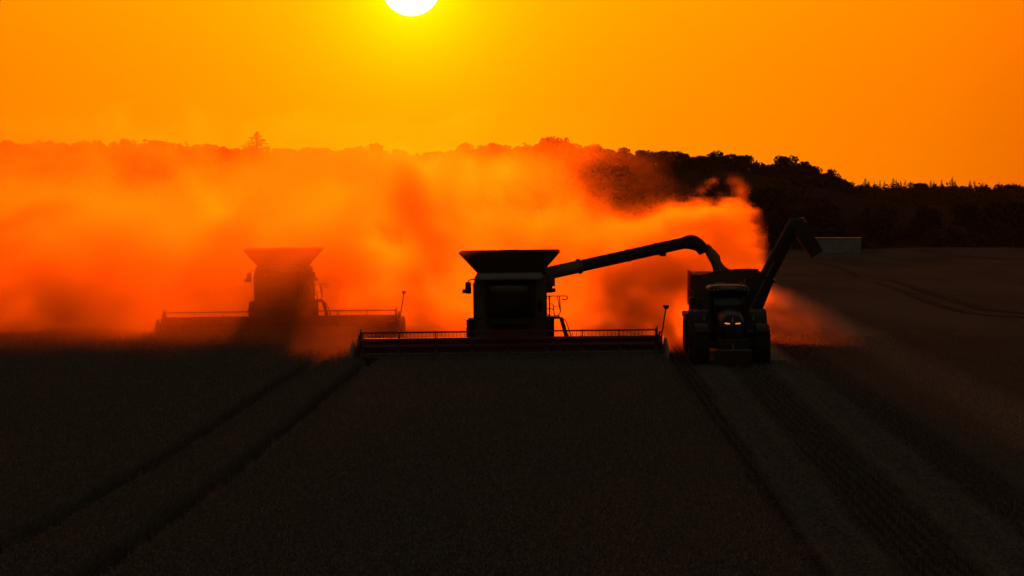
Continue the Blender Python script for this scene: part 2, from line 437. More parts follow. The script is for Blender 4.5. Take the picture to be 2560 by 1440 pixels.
stubble()

# bare wheel tracks in the far stubble, plus a bank's shade painted as a strip
M['soil'] = mat('pressed_soil_and_bank_shade', (0.060, 0.050, 0.042), 1.0, color2=(0.10, 0.084, 0.068), scale=0.5, spec=0.0, bump=0.4, bscale=4)  # soil of the tracks, also the dark colour of the bank's painted shade
def track_or_bank_shade(pts, w, label):
    P = []
    for (px, py) in pts:
        D = FPX * CAM_Z / (py - 484)
        for _ in range(4):
            q = at(px, py, D); D = D * (CAM_Z - float(H(q.x, q.y))) / max(CAM_Z - q.z, .1)
        q = at(px, py, D); P.append((q.x, q.y))
    P = np.array(P); t = np.linspace(0, len(P) - 1, 120); k = np.arange(len(P))
    ker = np.hanning(27); ker /= ker.sum()
    xs = np.convolve(np.pad(np.interp(t, k, P[:, 0]), 13, 'edge'), ker, 'valid'); ys = np.convolve(np.pad(np.interp(t, k, P[:, 1]), 13, 'edge'), ker, 'valid')
    tx = np.gradient(xs); ty = np.gradient(ys); nrm = np.hypot(tx, ty) + 1e-6; sx, sy = -ty / nrm, tx / nrm
    jit = .75 + .5 * fbm(xs * .3, ys * .2, xs * 0, 3)
    def strip(name, prof, material, parent=None):
        V = []
        for i in range(len(xs)):
            e = min(1, i / 12, (len(xs) - 1 - i) / 12)
            for a, b in prof:
                x = xs[i] + sx[i] * a * w * jit[i] * e; y = ys[i] + sy[i] * a * w * jit[i] * e
                V.append((x, y, float(H(x, y)) + .03 + b))
        m_ = len(prof)
        F = [(i * m_ + k, i * m_ + k + 1, (i + 1) * m_ + k + 1, (i + 1) * m_ + k) for i in range(len(xs) - 1) for k in range(m_ - 1)]
        return link(name, np_mesh(name, V, F, material, True), parent)
    o = strip('track_or_bank_shade', [(-1, 0), (-.5, .004), (0, .006), (.5, .004), (1, 0)], M['soil'])
    tag(o, label, 'wheel track', 'wheel tracks on the far field')
track_or_bank_shade([(2300, 622), (2350, 632), (2420, 642), (2480, 646), (2620, 652)], 1.4, 'wide dark strip painted as the shade of a bank along the far right edge of the field')  # no track: shaded field bank, its shadow put in as a dark strip
track_or_bank_shade([(1985, 652), (2060, 658), (2110, 672), (2150, 694)], .55, 'short dark wheel track beyond the grain cart auger')
track_or_bank_shade([(2180, 697), (2240, 704), (2300, 725), (2390, 752), (2460, 775), (2620, 788)], .42, 'upper of two wheel tracks slanting across the right field')
track_or_bank_shade([(2180, 704), (2230, 719), (2330, 758), (2410, 781), (2480, 790), (2620, 797)], .34, 'lower of two wheel tracks slanting across the right field')

# ------------------------------------------------------------------ machines
def make_tyre_mesh(name, r, w, lugs, material):
    b = MB()
    h = w / 2
    b.lathe_x([(-h * .72, r * .52), (-h * .95, r * .60), (-h, r * .74), (-h * .95, r * .88), (-h * .72, r * .945), (0, r * .955),
               (h * .72, r * .945), (h * .95, r * .88), (h, r * .74), (h * .95, r * .60), (h * .72, r * .52)], 40)
    for k in range(lugs):
        for s in (-1, 1):
            a = 2 * math.pi * (k + (0.5 if s > 0 else 0)) / lugs
            m = Matrix.Rotation(a, 4, 'X') @ Matrix.Translation((s * h * .5, 0, r * .965)) @ Matrix.Rotation(s * R(38), 4, 'Z')
            b.box(-h * .58, h * .58, -.035, .035, -r * .045, r * .035, m)
    me = b.mesh(name); me.materials.append(material); return me
def make_rim_mesh(name, r, w):
    b = MB()
    b.lathe_x([(-w * .30, r * .53), (-w * .22, r * .50), (-w * .05, r * .42), (w * .08, r * .20), (w * .16, r * .18), (w * .16, .02)], 28)
    b.lathe_x([(w * .34, r * .53), (w * .30, r * .48), (w * .08, r * .40)], 28)
    for k in range(8):
        a = 2 * math.pi * k / 8
        b.cyl((w * .14, math.cos(a) * r * .13, math.sin(a) * r * .13), (w * .20, math.cos(a) * r * .13, math.sin(a) * r * .13), .02, n=6)
    me = b.mesh(name); me.materials.append(M['rim']); return me
def wheel(parent, x, y, r, w, tyre, rim):
    t = link('wheel', tyre, parent, loc=(x, y, r))
    q = link('rim', rim, t)
    if x < 0: q.rotation_euler = (0, 0, math.pi)
    return t

def rail(parent, pts, r=.022, name='handrail', material=None, n=6):
    return MB().tube(pts, r, n).build(name, material or M['dark'], parent)

def arc(c, r, a0, a1, plane='xz', n=6):
    out = []
    for i in range(n + 1):
        a = R(a0 + (a1 - a0) * i / n); u, v = math.cos(a) * r, math.sin(a) * r
        out.append((c[0] + u, c[1], c[2] + v) if plane == 'xz' else (c[0], c[1] + u, c[2] + v))
    return out

def make_combine(loc, label, rot):
    T = thing('combine_harvester', label, 'combine', loc, rot, 'combine harvesters at work')
    # chassis, body and straw hood behind
    MB().prism([(3.3, 1.0), (3.3, 3.62), (3.9, 3.72), (7.9, 3.72), (8.9, 3.35), (9.9, 2.55), (9.9, 1.35), (9.0, 1.05)], 'x', -1.44, 1.44).build('body', M['panel'], T, .05)
    MB().prism([(9.3, 1.3), (9.5, 2.3), (10.3, 1.9), (10.5, .95), (9.9, .8)], 'x', -1.2, 1.2).build('straw_chopper', M['dark'], T, .03)
    for s in (-1, 1):
        MB().prism([(3.5, 1.35), (3.5, 3.45), (6.2, 3.55), (8.6, 3.15), (9.5, 2.4), (9.5, 1.6), (6.2, 1.3)], 'x', s * 1.445, s * 1.50).build('side_panel', M['red'], T, .015)
    MB().box(-1.1, 1.1, 7.4, 8.6, 3.70, 4.05).build('engine_cover', M['dark'], T, .06)
    rail(T, [(-.9, 8.2, 4.0), (-.9, 8.2, 4.35), (-.9, 8.3, 4.45)], .07, 'exhaust_pipe', M['steel'], 10)
    # grain tank and its four flared extension panels
    MB().box(-1.30, 1.30, 4.0, 7.2, 3.68, 3.86).build('grain_tank', M['tank'], T, .02)
    lo = [(-1.30, 4.0, 3.84), (1.30, 4.0, 3.84), (1.30, 7.2, 3.84), (-1.30, 7.2, 3.84)]
    hi = [(-2.07, 3.35, 4.70), (2.07, 3.35, 4.70), (2.07, 7.85, 4.70), (-2.07, 7.85, 4.70)]
    for i in range(4):
        j = (i + 1) % 4
        h1, h2 = Vector(hi[i]), Vector(hi[j])
        b = MB(); b.plate([lo[i], lo[j], h2, h1], .025)
        b.tube([h1, h2], .022, 6)
        if i in (0, 2):
            l1, l2 = Vector(lo[i]), Vector(lo[j]); o = Vector((0, -.03 if i == 0 else .03, -.01))
            for t in (.25, .5, .75): b.tube([l1.lerp(l2, t) + o, h1.lerp(h2, t) + o], .02, 4)
        b.build('tank_panel', M['tank'], T)
    rail(T, [(-.5, 5.6, 3.8), (-.5, 5.6, 4.74), (.35, 5.6, 4.76), (.35, 5.6, 3.8)], .04, 'tank_filling_auger', M['steel'])
    # cab
    MB().box(-.98, .98, 1.95, 3.32, 1.80, 2.08).build('cab_floor', M['dark'], T, .04)
    for x in (-.94, .94):
        rail(T, [(x * .93, 1.92, 2.05), (x, 1.72, 2.9), (x, 1.82, 3.62)], .045, 'cab_pillar'); rail(T, [(x, 3.25, 2.05), (x, 3.25, 3.62)], .05, 'cab_pillar')
    rings = []
    for z, y, hw in ((2.08, 1.95, .86), (2.5, 1.80, .90), (2.95, 1.72, .91), (3.35, 1.76, .91), (3.62, 1.84, .90)):
        rings.append([Vector((hw * u, y + .16 * u * u, z)) for u in (-1, -.75, -.5, -.25, 0, .25, .5, .75, 1)])
    V = [v for r_ in rings for v in r_]
    F = [(j * 9 + i, j * 9 + i + 1, (j + 1) * 9 + i + 1, (j + 1) * 9 + i) for j in range(4) for i in range(8)]
    ws = MB().add(V, F, True).build('windscreen', M['glass'], T)
    so = ws.modifiers.new('solid', 'SOLIDIFY'); so.thickness = .012
    MB().tube([(0, 1.88, 2.1), (.3, 1.72, 2.75)], .012, 5).build('wiper', M['dark'], T)
    for s in (-1, 1):
        MB().plate([(s * .95, 2.05, 2.08), (s * .95, 3.22, 2.08), (s * .95, 3.22, 3.6), (s * .95, 1.9, 3.6)], .012).build('side_window', M['glass'], T)
    MB().prism([(1.50, 3.62), (1.46, 3.70), (1.62, 3.84), (3.5, 3.88), (3.5, 3.62)], 'x', -1.32, 1.32).build('cab_roof', M['panel'], T, .05)
    for x in (-1.12, -.84, -.3, .3, .84, 1.12):
        MB().box(x - .09, x + .09, 1.44, 1.50, 3.645, 3.735).build('work_light', M['lens'], T, .012)
    # seat and steering column behind the glass
    b = MB(); b.box(-.25, .25, 2.6, 3.05, 2.3, 2.45); b.box(-.23, .23, 2.98, 3.1, 2.45, 3.1); b.build('driver_seat', M['dark'], T, .04)
    MB().tube([(0, 2.2, 2.08), (0, 2.35, 2.65)], .05, 8).build('steering_column', M['dark'], T)
    # front grey panels beside the cab
    MB().box(-1.42, -1.02, 3.22, 3.30, 2.05, 3.60).build('front_panel', M['panel'], T, .02)
    MB().box(1.02, 1.42, 3.22, 3.30, 2.05, 3.60).build('front_panel', M['panel'], T, .02)
    MB().box(1.14, 1.32, 3.10, 3.20, 2.3, 2.75).build('fire_extinguisher_box', M['dark'], T, .03)
    # mirrors
    for s in (-1, 1):
        a = rail(T, [(s * 1.28, 1.7, 3.66), (s * 1.5, 1.5, 3.68), (s * 1.63, 1.45, 3.62), (s * 1.63, 1.45, 3.5)], .028, 'mirror_arm')
        MB().box(s * 1.63 - .12, s * 1.63 + .12, 1.40, 1.48, 3.10, 3.58).build('mirror', M['dark'], a, .04)
        MB().box(s * 1.79 - .085, s * 1.79 + .085, 1.41, 1.47, 3.12, 3.29).build('small_mirror', M['dark'], a, .03)
    # feeder house
    MB().prism([(1.15, .35), (1.15, 1.05), (2.6, 1.78), (3.6, 1.9), (3.6, 1.1), (2.4, .75)], 'x', -.72, .72).build('feeder_house', M['red'], T, .03)
    # axle and wheels
    MB().cyl((-1.3, 4.3, .97), (1.3, 4.3, .97), .18).build('front_axle', M['dark'], T)
    MB().cyl((-1.3, 8.6, .65), (1.3, 8.6, .65), .12).build('rear_axle', M['dark'], T)
    for s in (-1, 1):
        wheel(T, s * 1.44, 4.3, .97, .72, CT_F, CR_F); wheel(T, s * 1.40, 8.6, .65, .50, CT_R, CR_R)
    MB().box(-1.70, -1.44, 3.0, 3.7, 1.76, 2.06).build('tool_box', M['dark'], T, .02)
    MB().box(1.42, 1.62, 3.6, 4.4, 1.35, 2.0).build('fuel_filter_box', M['panel'], T, .03)
    # platform, ladder, rails on the driver's right of the picture
    MB().box(1.44, 2.05, 2.5, 4.0, 2.0, 2.09).build('platform', M['dark'], T, .02)
    ld = MB().plate([(2.00, 2.62, 2.03), (2.15, 2.62, 2.06), (2.40, 2.62, 1.20), (2.24, 2.62, 1.16)], .035).build('ladder', M['dark'], T)
    MB().plate([(2.00, 3.12, 2.03), (2.15, 3.12, 2.06), (2.40, 3.12, 1.20), (2.24, 3.12, 1.16)], .035).build('ladder_rail', M['dark'], ld)
    for k in range(4):
        t = .14 + k * .25; x = 2.07 + .25 * t; z = 2.03 - .86 * t
        MB().box(x - .07, x + .10, 2.62, 3.12, z - .02, z + .015).build('step', M['dark'], ld)
    rail(T, [(2.10, 2.6, 2.02), (2.22, 2.6, 1.98), (2.30, 2.6, 1.85), (2.50, 2.6, 1.25)], .022)
    rail(T, [(1.44, 2.6, 2.93), (2.28, 2.6, 2.93)] + arc((2.28, 2.6, 2.855), .075, 90, -90) + [(2.12, 2.6, 2.78)], .024)
    rail(T, [(1.62, 2.6, 2.05), (1.62, 2.6, 2.96)], .032, 'rail_post')
    rail(T, [(1.44, 2.6, 2.85), (1.62, 2.6, 2.85)], .018)
    rail(T, [(1.44, 2.6, 2.41), (1.72, 2.6, 2.41), (1.79, 2.6, 2.36), (1.80, 2.6, 2.24)] + arc((1.90, 2.6, 2.22), .10, 180, 320) + [(2.06, 2.6, 2.3), (2.03, 2.6, 2.93)], .024, 'gate_rail')
    rail(T, [(1.62, 2.6, 2.60), (1.70, 2.6, 2.62), (1.78, 2.6, 2.55), (1.79, 2.6, 2.36)], .022)
    rail(T, [(1.94, 2.6, 2.92), (2.05, 2.6, 2.3)], .02); rail(T, [(1.79, 2.6, 2.52), (2.03, 2.6, 2.52)], .016)
    rail(T, [(1.44, 2.6, 2.2), (1.56, 2.6, 2.2), (1.6, 2.6, 2.13)], .016)
    # ---------------- header
    W = 6.05
    hd = MB().box(-W, W, 1.02, 1.10, .22, 1.24).build('header', M['red'], T, .01)
    MB().box(-W, W, .96, 1.16, 1.245, 1.37).build('header_beam', M['red'], hd, .02)
    MB().plate([(-W, .02, .17), (W, .02, .17), (W, 1.02, .26), (-W, 1.02, .26)], .03).build('header_floor', M['steel'], hd)
    b = MB(); b.box(-W, W, -.03, .05, .14, .185)
    for k in range(121):
        x = -W + .05 + k * (2 * W - .1) / 120
        b.add([(x - .025, -.03, .15), (x + .025, -.03, .15), (x + .025, -.03, .185), (x - .025, -.03, .185), (x, -.17, .16)], [(0, 1, 2, 3), (0, 4, 1), (1, 4, 2), (2, 4, 3), (3, 4, 0)])
    b.build('cutter_bar', M['steel'], hd, kind='stuff')
    b = MB(); b.cyl((-W + .05, .68, .62), (W - .05, .68, .62), .20, n=14)
    b.build('header_auger', M['steel'], hd)
    for s in (-1, 1):
        b = MB(); V = []; nst = 150
        for i in range(nst):
            x = s * (.5 + (W - .6) * i / (nst - 1)); a = s * 2 * math.pi * i / 14
            for r_ in (.20, .31): V.append((x, .68 + math.cos(a) * r_, .62 + math.sin(a) * r_))
        b.add(V, [(2 * i, 2 * i + 1, 2 * i + 3, 2 * i + 2) for i in range(nst - 1)]); b.build('auger_flight', M['steel'], hd)
    for s in (-1, 1):
        MB().prism([(-.35, .15), (-.2, .55), (.5, 1.05), (1.16, 1.36), (1.16, .2)], 'x', s * (W + .005), s * (W + .065)).build('end_plate', M['red'], hd, .01)
        rings = []
        for y, z, w, h in ((-1.35, .28, .02, .03), (-1.0, .42, .06, .12), (-.5, .66, .09, .28), (0, .82, .11, .42), (.5, .88, .11, .46), (.85, .88, .08, .36)):
            rings.append([Vector((s * (W + .17) + w * math.cos(a), y, z + h * math.sin(a))) for a in (2 * math.pi * k / 14 for k in range(14))])
        MB().loft(rings, True).build('crop_divider', M['panel'], hd)
        MB().prism([(1.15, 1.28), (1.15, 1.42), (.10, 1.16), (.10, 1.0)], 'x', s * (W - .10), s * (W - .03)).build('reel_arm', M['dark'], hd, .01)
        MB().cyl((s * (W - .07), 1.0, 1.30), (s * (W - .07), .35, 1.55), .035).build('reel_ram', M['steel'], hd)
        b = MB(); b.prism([(-.07, 1.0), (-.10, 1.74), (.12, 1.80), (.24, 1.25), (.22, .98)], 'x', s * (W - .20), s * (W - .15)); b.build('reel_end_shield', M['dark'], hd, .01)
    # reel
    yc, zc, RR = .10, 1.06, .58
    MB().cyl((-W + .22, yc, zc), (W - .22, yc, zc), .085, n=12).build('reel_tube', M['red'], hd)
    for k in range(6):
        a = R(90 + 60 * k); y, z = yc + math.cos(a) * RR, zc + math.sin(a) * RR
        MB().cyl((-W + .2, y, z), (W - .2, y, z), .032, n=8).build('reel_bat', M['red'], hd)
        b = MB()
        for i in range(76):
            x = -W + .3 + i * (2 * W - .6) / 75
            b.add([(x - .009, y, z), (x + .009, y, z), (x + .006, y + .05, z - .27), (x - .006, y + .05, z - .27)], [(0, 1, 2, 3)])
        b.build('reel_tines', M['dark'], hd, kind='stuff')
    for i in range(9):
        x = -5.82 + i * 5.82 / 4; b = MB()
        for k in range(6):
            a = R(90 + 60 * k); y, z = yc + math.cos(a) * (RR + .05), zc + math.sin(a) * (RR + .05)
            b.plate([(x, yc - math.sin(a) * .04, zc + math.cos(a) * .04), (x, yc + math.sin(a) * .04, zc - math.cos(a) * .04), (x, y + math.sin(a) * .035, z - math.cos(a) * .035), (x, y - math.sin(a) * .035, z + math.cos(a) * .035)], .05)
        b.build('reel_spider', M['red'], hd)
    ms = MB().tube([(W - .02, .55, 1.22), (W + .06, .55, 1.6), (W + .20, .55, 2.46)], .028, 8).build('marker_mast', M['dark'], hd)
    b = MB(); b.lathe_x([(-.06, .03), (-.03, .07), (.04, .125), (.10, .125), (.105, .09)], 14)
    lampm = Matrix.Translation((W + .21, .55, 2.48)) @ Matrix.Rotation(-math.pi / 2, 4, 'Y'); b.v = [tuple(lampm @ Vector(v)) for v in b.v]
    b.build('marker_lamp', M['dark'], hd)
    rail(hd, [(W - .08, .75, 1.34), (W - .02, .6, 1.52), (W + .05, .55, 1.56)], .022, 'mast_brace')
    return T

CT_F = make_tyre_mesh('combine_front_tyre', .97, .72, 20, M['rubber']); CR_F = make_rim_mesh('combine_front_rim', .97, .72)
CT_R = make_tyre_mesh('combine_rear_tyre', .65, .50, 18, M['rubber']); CR_R = make_rim_mesh('combine_rear_rim', .65, .50)

C1 = Vector((-1.80, 114.0, 0)); C1.z = float(H(C1.x, 118))
TILT = -0.0125
comb1 = make_combine(C1, 'near combine harvester unloading grain through its long raised auger', (0, TILT, 0))
D2 = 145.5
C2 = Vector((at(702, 800, D2).x, D2, 0)); C2.z = float(H(C2.x, D2 + 5)) - 0.04
comb2 = copy_tree(comb1); comb2.location = C2; comb2.rotation_euler = (0, -0.0105, 0.055)
comb2['label'] = 'farther combine harvester veiled in orange dust on the left'

def unloading_auger(parent, p0, p1, drop):
    """parent-space pivot p0, spout joint p1"""
    p0, p1 = Vector(p0), Vector(p1); d = (p1 - p0).normalized()
    j = p0 + d * 1.45
    b = MB(); b.cyl(p0 - d * .25, j, .275, .275, 20); b.cyl(j - d * .05, j + d * .02, .33, .33, 20); b.cyl(p0 + Vector((0, 0, -.55)), p0 + Vector((0, 0, .1)), .26, .26, 16)
    au = b.build('unloading_auger', M['panel'], parent)
    MB().cyl(j + d * .02, p1, .255, .255, 20).build('auger_tube', M['dark'], au)
    for t in (.45, .72):
        q = j.lerp(p1, t); MB().cyl(q - d * .03, q + d * .03, .275, n=20).build('tube_band', M['dark'], au)
    q = j.lerp(p1, .78) + Vector((0, 0, -.27)); MB().box(q.x - .16, q.x + .12, q.y - .06, q.y + .06, q.z - .10, q.z + .03).build('work_light', M['dark'], au, .02)
    # elbow hood
    hx = Vector((d.x, d.y, 0)).normalized(); pts = []; rr = []
    e0 = d.z; a0 = math.asin(e0)
    p = p1 - d * .1; n = 9
    for i in range(n):
        t = i / (n - 1); a = a0 + (R(-62) - a0) * t
        pts.append(p.copy()); rr.append(.27 + .05 * math.sin(math.pi * min(1, t * 1.3)) )
        p = p + (hx * math.cos(a) + Vector((0, 0, math.sin(a)))) * .135
    MB().tube(pts, rr, 20).build('spout_hood', M['dark'], au)
    return au, p
inv = Matrix.Translation(C1) @ Matrix.Rotation(TILT, 4, 'Y')
inv = inv.inverted()
A0 = inv @ at(1372, 683, 120.8); A1 = inv @ at(1716, 606, 123.6)
au, spout_end = unloading_auger(comb1, A0, A1, None)
for ch in list(au.children):
    if ch.name.startswith('auger_tube'): ch['label'] = 'long raised dark auger tube'
spout_w = inv.inverted() @ spout_end
# the far combine carries its auger folded back along the body
F0 = Vector((1.15, 6.6, 3.55)); unloading_auger(comb2, F0, F0 + Vector((-.62, 5.2, -.35)), None)

# ------------------------------------------------------------------ tractor
TR = Vector((0, 119.0, 0)); TR.x = at(1823, 900, 119).x; TR.z = float(H(TR.x, 119)) 
TT_F = make_tyre_mesh('tractor_front_tyre', .80, .62, 20, M['rubber']); TRM_F = make_rim_mesh('tractor_front_rim', .80, .62)
TT_R = make_tyre_mesh('tractor_rear_tyre', 1.04, .80, 22, M['rubber']); TRM_R = make_rim_mesh('tractor_rear_rim', 1.04, .80)
def make_tractor():
    T = thing('tractor', 'dark tractor with two glowing slit headlights pulling the grain cart', 'tractor', TR, (0, -.004, 0))
    for s in (-1, 1):
        wheel(T, s * 1.24, -1.5, .80, .62, TT_F, TRM_F); wheel(T, s * 1.20, 1.4, 1.04, .80, TT_R, TRM_R)
    MB().prism([(-2.1, .75), (-2.1, 1.15), (1.9, 1.25), (1.9, .6)], 'x', -.3, .3).build('chassis', M['dark'], T, .03)
    MB().cyl((-1.2, -1.5, .80), (1.2, -1.5, .80), .13).build('front_axle', M['dark'], T)
    MB().cyl((-1.2, 1.4, 1.04), (1.2, 1.4, 1.04), .17).build('rear_axle', M['dark'], T)
    # hood, lofted with a domed top
    def sec(y, hw, zt, zb, crown):
        pts = []
        for u in (-1, -.96, -.8, -.5, 0, .5, .8, .96, 1):
            pts.append(Vector((hw * u, y, zt - crown * abs(u) ** 3.2)))
        return [Vector((-hw * .86, y, zb))] + pts + [Vector((hw * .86, y, zb))]
    MB().loft([sec(-2.36, .34, 1.72, 1.12, .18), sec(-2.30, .43, 1.92, 1.06, .24), sec(-2.1, .475, 2.10, 1.0, .28), sec(-1.5, .49, 2.20, 1.0, .30), sec(-.4, .50, 2.28, 1.0, .30), sec(.25, .50, 2.30, 1.05, .30)], True).build('hood', M['hood'], T)
    for k in range(6): MB().box(-.26 + .006 * k, .26 - .006 * k, -2.40, -2.345, 1.20 + k * .07, 1.235 + k * .07).build('grille_slat', M['dark'], T)
    for s in (-1, 1):
        m = Matrix.Translation((s * .225, -2.345, 1.745)) @ Matrix.Rotation(s * R(9), 4, 'Y') @ Matrix.Rotation(-s * R(-14), 4, 'Z')
        b = MB(); b.prism([(-.105, -.024), (-.09, .006), (.09, .024), (.11, .01), (.09, -.014), (-.06, -.026)] if s > 0 else [(.105, -.024), (.09, .006), (-.09, .024), (-.11, .01), (-.09, -.014), (.06, -.026)], 'y', -.03, .02)
        b.v = [tuple(Matrix.Translation((s * .21, -2.365, 1.735)) @ Matrix.Rotation(s * R(16), 4, 'Z') @ Vector(v)) for v in b.v]
        b.build('headlight', M['lamp'], T, label='glowing orange slit headlight')
        MB().plate([(s * .33, -2.35, 1.80), (s * .43, -2.30, 1.90), (s * .435, -2.29, 2.0), (s * .42, -2.305, 1.93)], .015).build('hood_trim', M['lens'], T)
    MB().add([(-.028, -2.37, 1.80), (.028, -2.37, 1.80), (.008, -2.345, 2.02), (-.008, -2.345, 2.02), (0, -2.395, 1.83)], [(0, 1, 4), (1, 2, 4), (2, 3, 4), (3, 0, 4), (0, 3, 2, 1)]).build('emblem', M['white'], T, label='pale pointed emblem on the nose')
    # front linkage and weight
    MB().prism([(-.70, .10), (-.74, .62), (.74, .62), (.70, .10)], 'y', -3.15, -2.55).build('front_weight', M['dark'], T, .05)
    MB().box(-.72, .72, -3.17, -3.08, .655, .72).build('weight_bar', M['steel'], T, .012)
    for s in (-1, 1): MB().prism([(-3.0, .45), (-2.9, .65), (-2.0, 1.05), (-2.0, .85)], 'x', s * .36, s * .44).build('linkage_arm', M['dark'], T, .01)
    MB().cyl((0, -2.9, .62), (0, -2.2, 1.15), .045).build('top_link', M['steel'], T)
    # cab
    for s in (-1, 1):
        rail(T, [(s * .70, .30, 1.62), (s * .80, .22, 2.3), (s * .76, .36, 2.98)], .05, 'cab_pillar', M['dark'])
        rail(T, [(s * .80, 1.15, 1.55), (s * .80, 1.2, 2.98)], .04, 'cab_pillar', M['dark']); rail(T, [(s * .74, 1.9, 1.6), (s * .72, 1.85, 2.98)], .05, 'cab_pillar', M['dark'])
    MB().prism([(-.55, 1.15), (-.62, .72), (-.40, .45), (.40, .45), (.62, .72), (.55, 1.15)], 'y', -2.0, 1.6).build('belly_guard', M['dark'], T, .04)
    MB().box(-.62, .62, -2.55, -2.1, .62, 1.10).build('linkage_frame', M['dark'], T, .04)
    MB().box(-.74, .74, .28, 1.95, 1.35, 1.62).build('cab_base', M['dark'], T, .05)
    ws = MB()
    rings = [[Vector((hw * u, y + .10 * u * u, z)) for u in (-1, -.6, -.2, .2, .6, 1)] for z, y, hw in ((1.62, .26, .66), (2.3, .13, .76), (2.98, .27, .72))]
    ws.add([v for r_ in rings for v in r_], [(j * 6 + i, j * 6 + i + 1, (j + 1) * 6 + i + 1, (j + 1) * 6 + i) for j in range(2) for i in range(5)], True)
    o = ws.build('windscreen', M['glass'], T); so = o.modifiers.new('solid', 'SOLIDIFY'); so.thickness = .01
    for s in (-1, 1):
        MB().plate([(s * .71, .34, 1.62), (s * .74, 1.88, 1.62), (s * .74, 1.85, 2.98), (s * .78, .38, 2.98)], .01).build('side_window', M['glass'], T)
    MB().plate([(-.70, 1.9, 1.62), (.70, 1.9, 1.62), (.70, 1.86, 2.98), (-.70, 1.86, 2.98)], .01).build('rear_window', M['glass'], T)
    rf = MB().prism([(-.86, 2.98), (-.88, 3.08), (-.74, 3.17), (-.36, 3.20), (.36, 3.20), (.74, 3.17), (.88, 3.08), (.86, 2.98)], 'y', .10, 2.0).build('cab_roof', M['panel'], T, .04)
    MB().prism([(-.36, 3.06), (-.32, 3.15), (0, 3.19), (.32, 3.15), (.36, 3.06)], 'y', -.02, .09).build('roof_visor', M['shed'], rf, .015)
    for s in (-1, 1):
        MB().box(min(s * .40, s * .74), max(s * .40, s * .74), .0, .09, 2.96, 3.12).build('lamp_housing', M['dark'], rf, .03)
        for q in (.48, .63): MB().cyl((s * q, -.02, 3.03), (s * q, .02, 3.03), .05, n=12).build('work_lamp', M['lens'], rf)
        a = rail(T, [(s * .80, .3, 2.75), (s * 1.15, .15, 2.72), (s * 1.2, .12, 2.6)], .02, 'mirror_arm')
        MB().box(s * 1.2 - .11, s * 1.2 + .11, .09, .15, 2.2, 2.62).build('mirror', M['dark'], a, .04)
    MB().tube([(.62, .4, 3.15), (.70, .4, 3.52)], .012, 5).build('aerial', M['white'], T)
    MB().cyl((.55, .9, 3.18), (.55, .9, 3.32), .06, n=10).build('beacon', M['amber'], T)
    MB().tube([(.62, .05, 1.5), (.66, .05, 2.2), (.66, .05, 2.75)], .055, 10).build('exhaust_pipe', M['dark'], T)
    b = MB(); b.box(-.25, .25, .95, 1.4, 1.75, 1.9); b.box(-.23, .23, 1.35, 1.45, 1.9, 2.6); b.build('driver_seat', M['dark'], T, .04)
    # rear and front mudguards
    for s in (-1, 1):
        prof = [(1.4 + 1.13 * math.cos(R(a)), 1.04 + 1.13 * math.sin(R(a))) for a in range(175, -6, -15)]
        prof2 = [(1.4 + 1.09 * math.cos(R(a)), 1.04 + 1.09 * math.sin(R(a))) for a in range(-5, 176, 15)]
        MB().prism(prof + prof2, 'x', s * .74, s * 1.60).build('rear_mudguard', M['tyregrey'], T, .015)
        prof = [(-1.5 + .90 * math.cos(R(a)), .80 + .90 * math.sin(R(a))) for a in range(140, 19, -15)]
        prof2 = [(-1.5 + .87 * math.cos(R(a)), .80 + .87 * math.sin(R(a))) for a in range(20, 141, 15)]
        MB().prism(prof + prof2, 'x', s * .98, s * 1.50).build('front_mudguard', M['dark'], T, .01)
        for k in range(4): MB().box(min(s * .72, s * 1.1), max(s * .72, s * 1.1), -.35, .1, .45 + k * .28, .48 + k * .28).build('cab_step', M['steel'], T)
        MB().box(min(s * .98, s * 1.06), max(s * .98, s * 1.06), .2, .26, 1.75, 2.0).build('side_lamp', M['lens'], T, .01)
    return T
make_tractor()

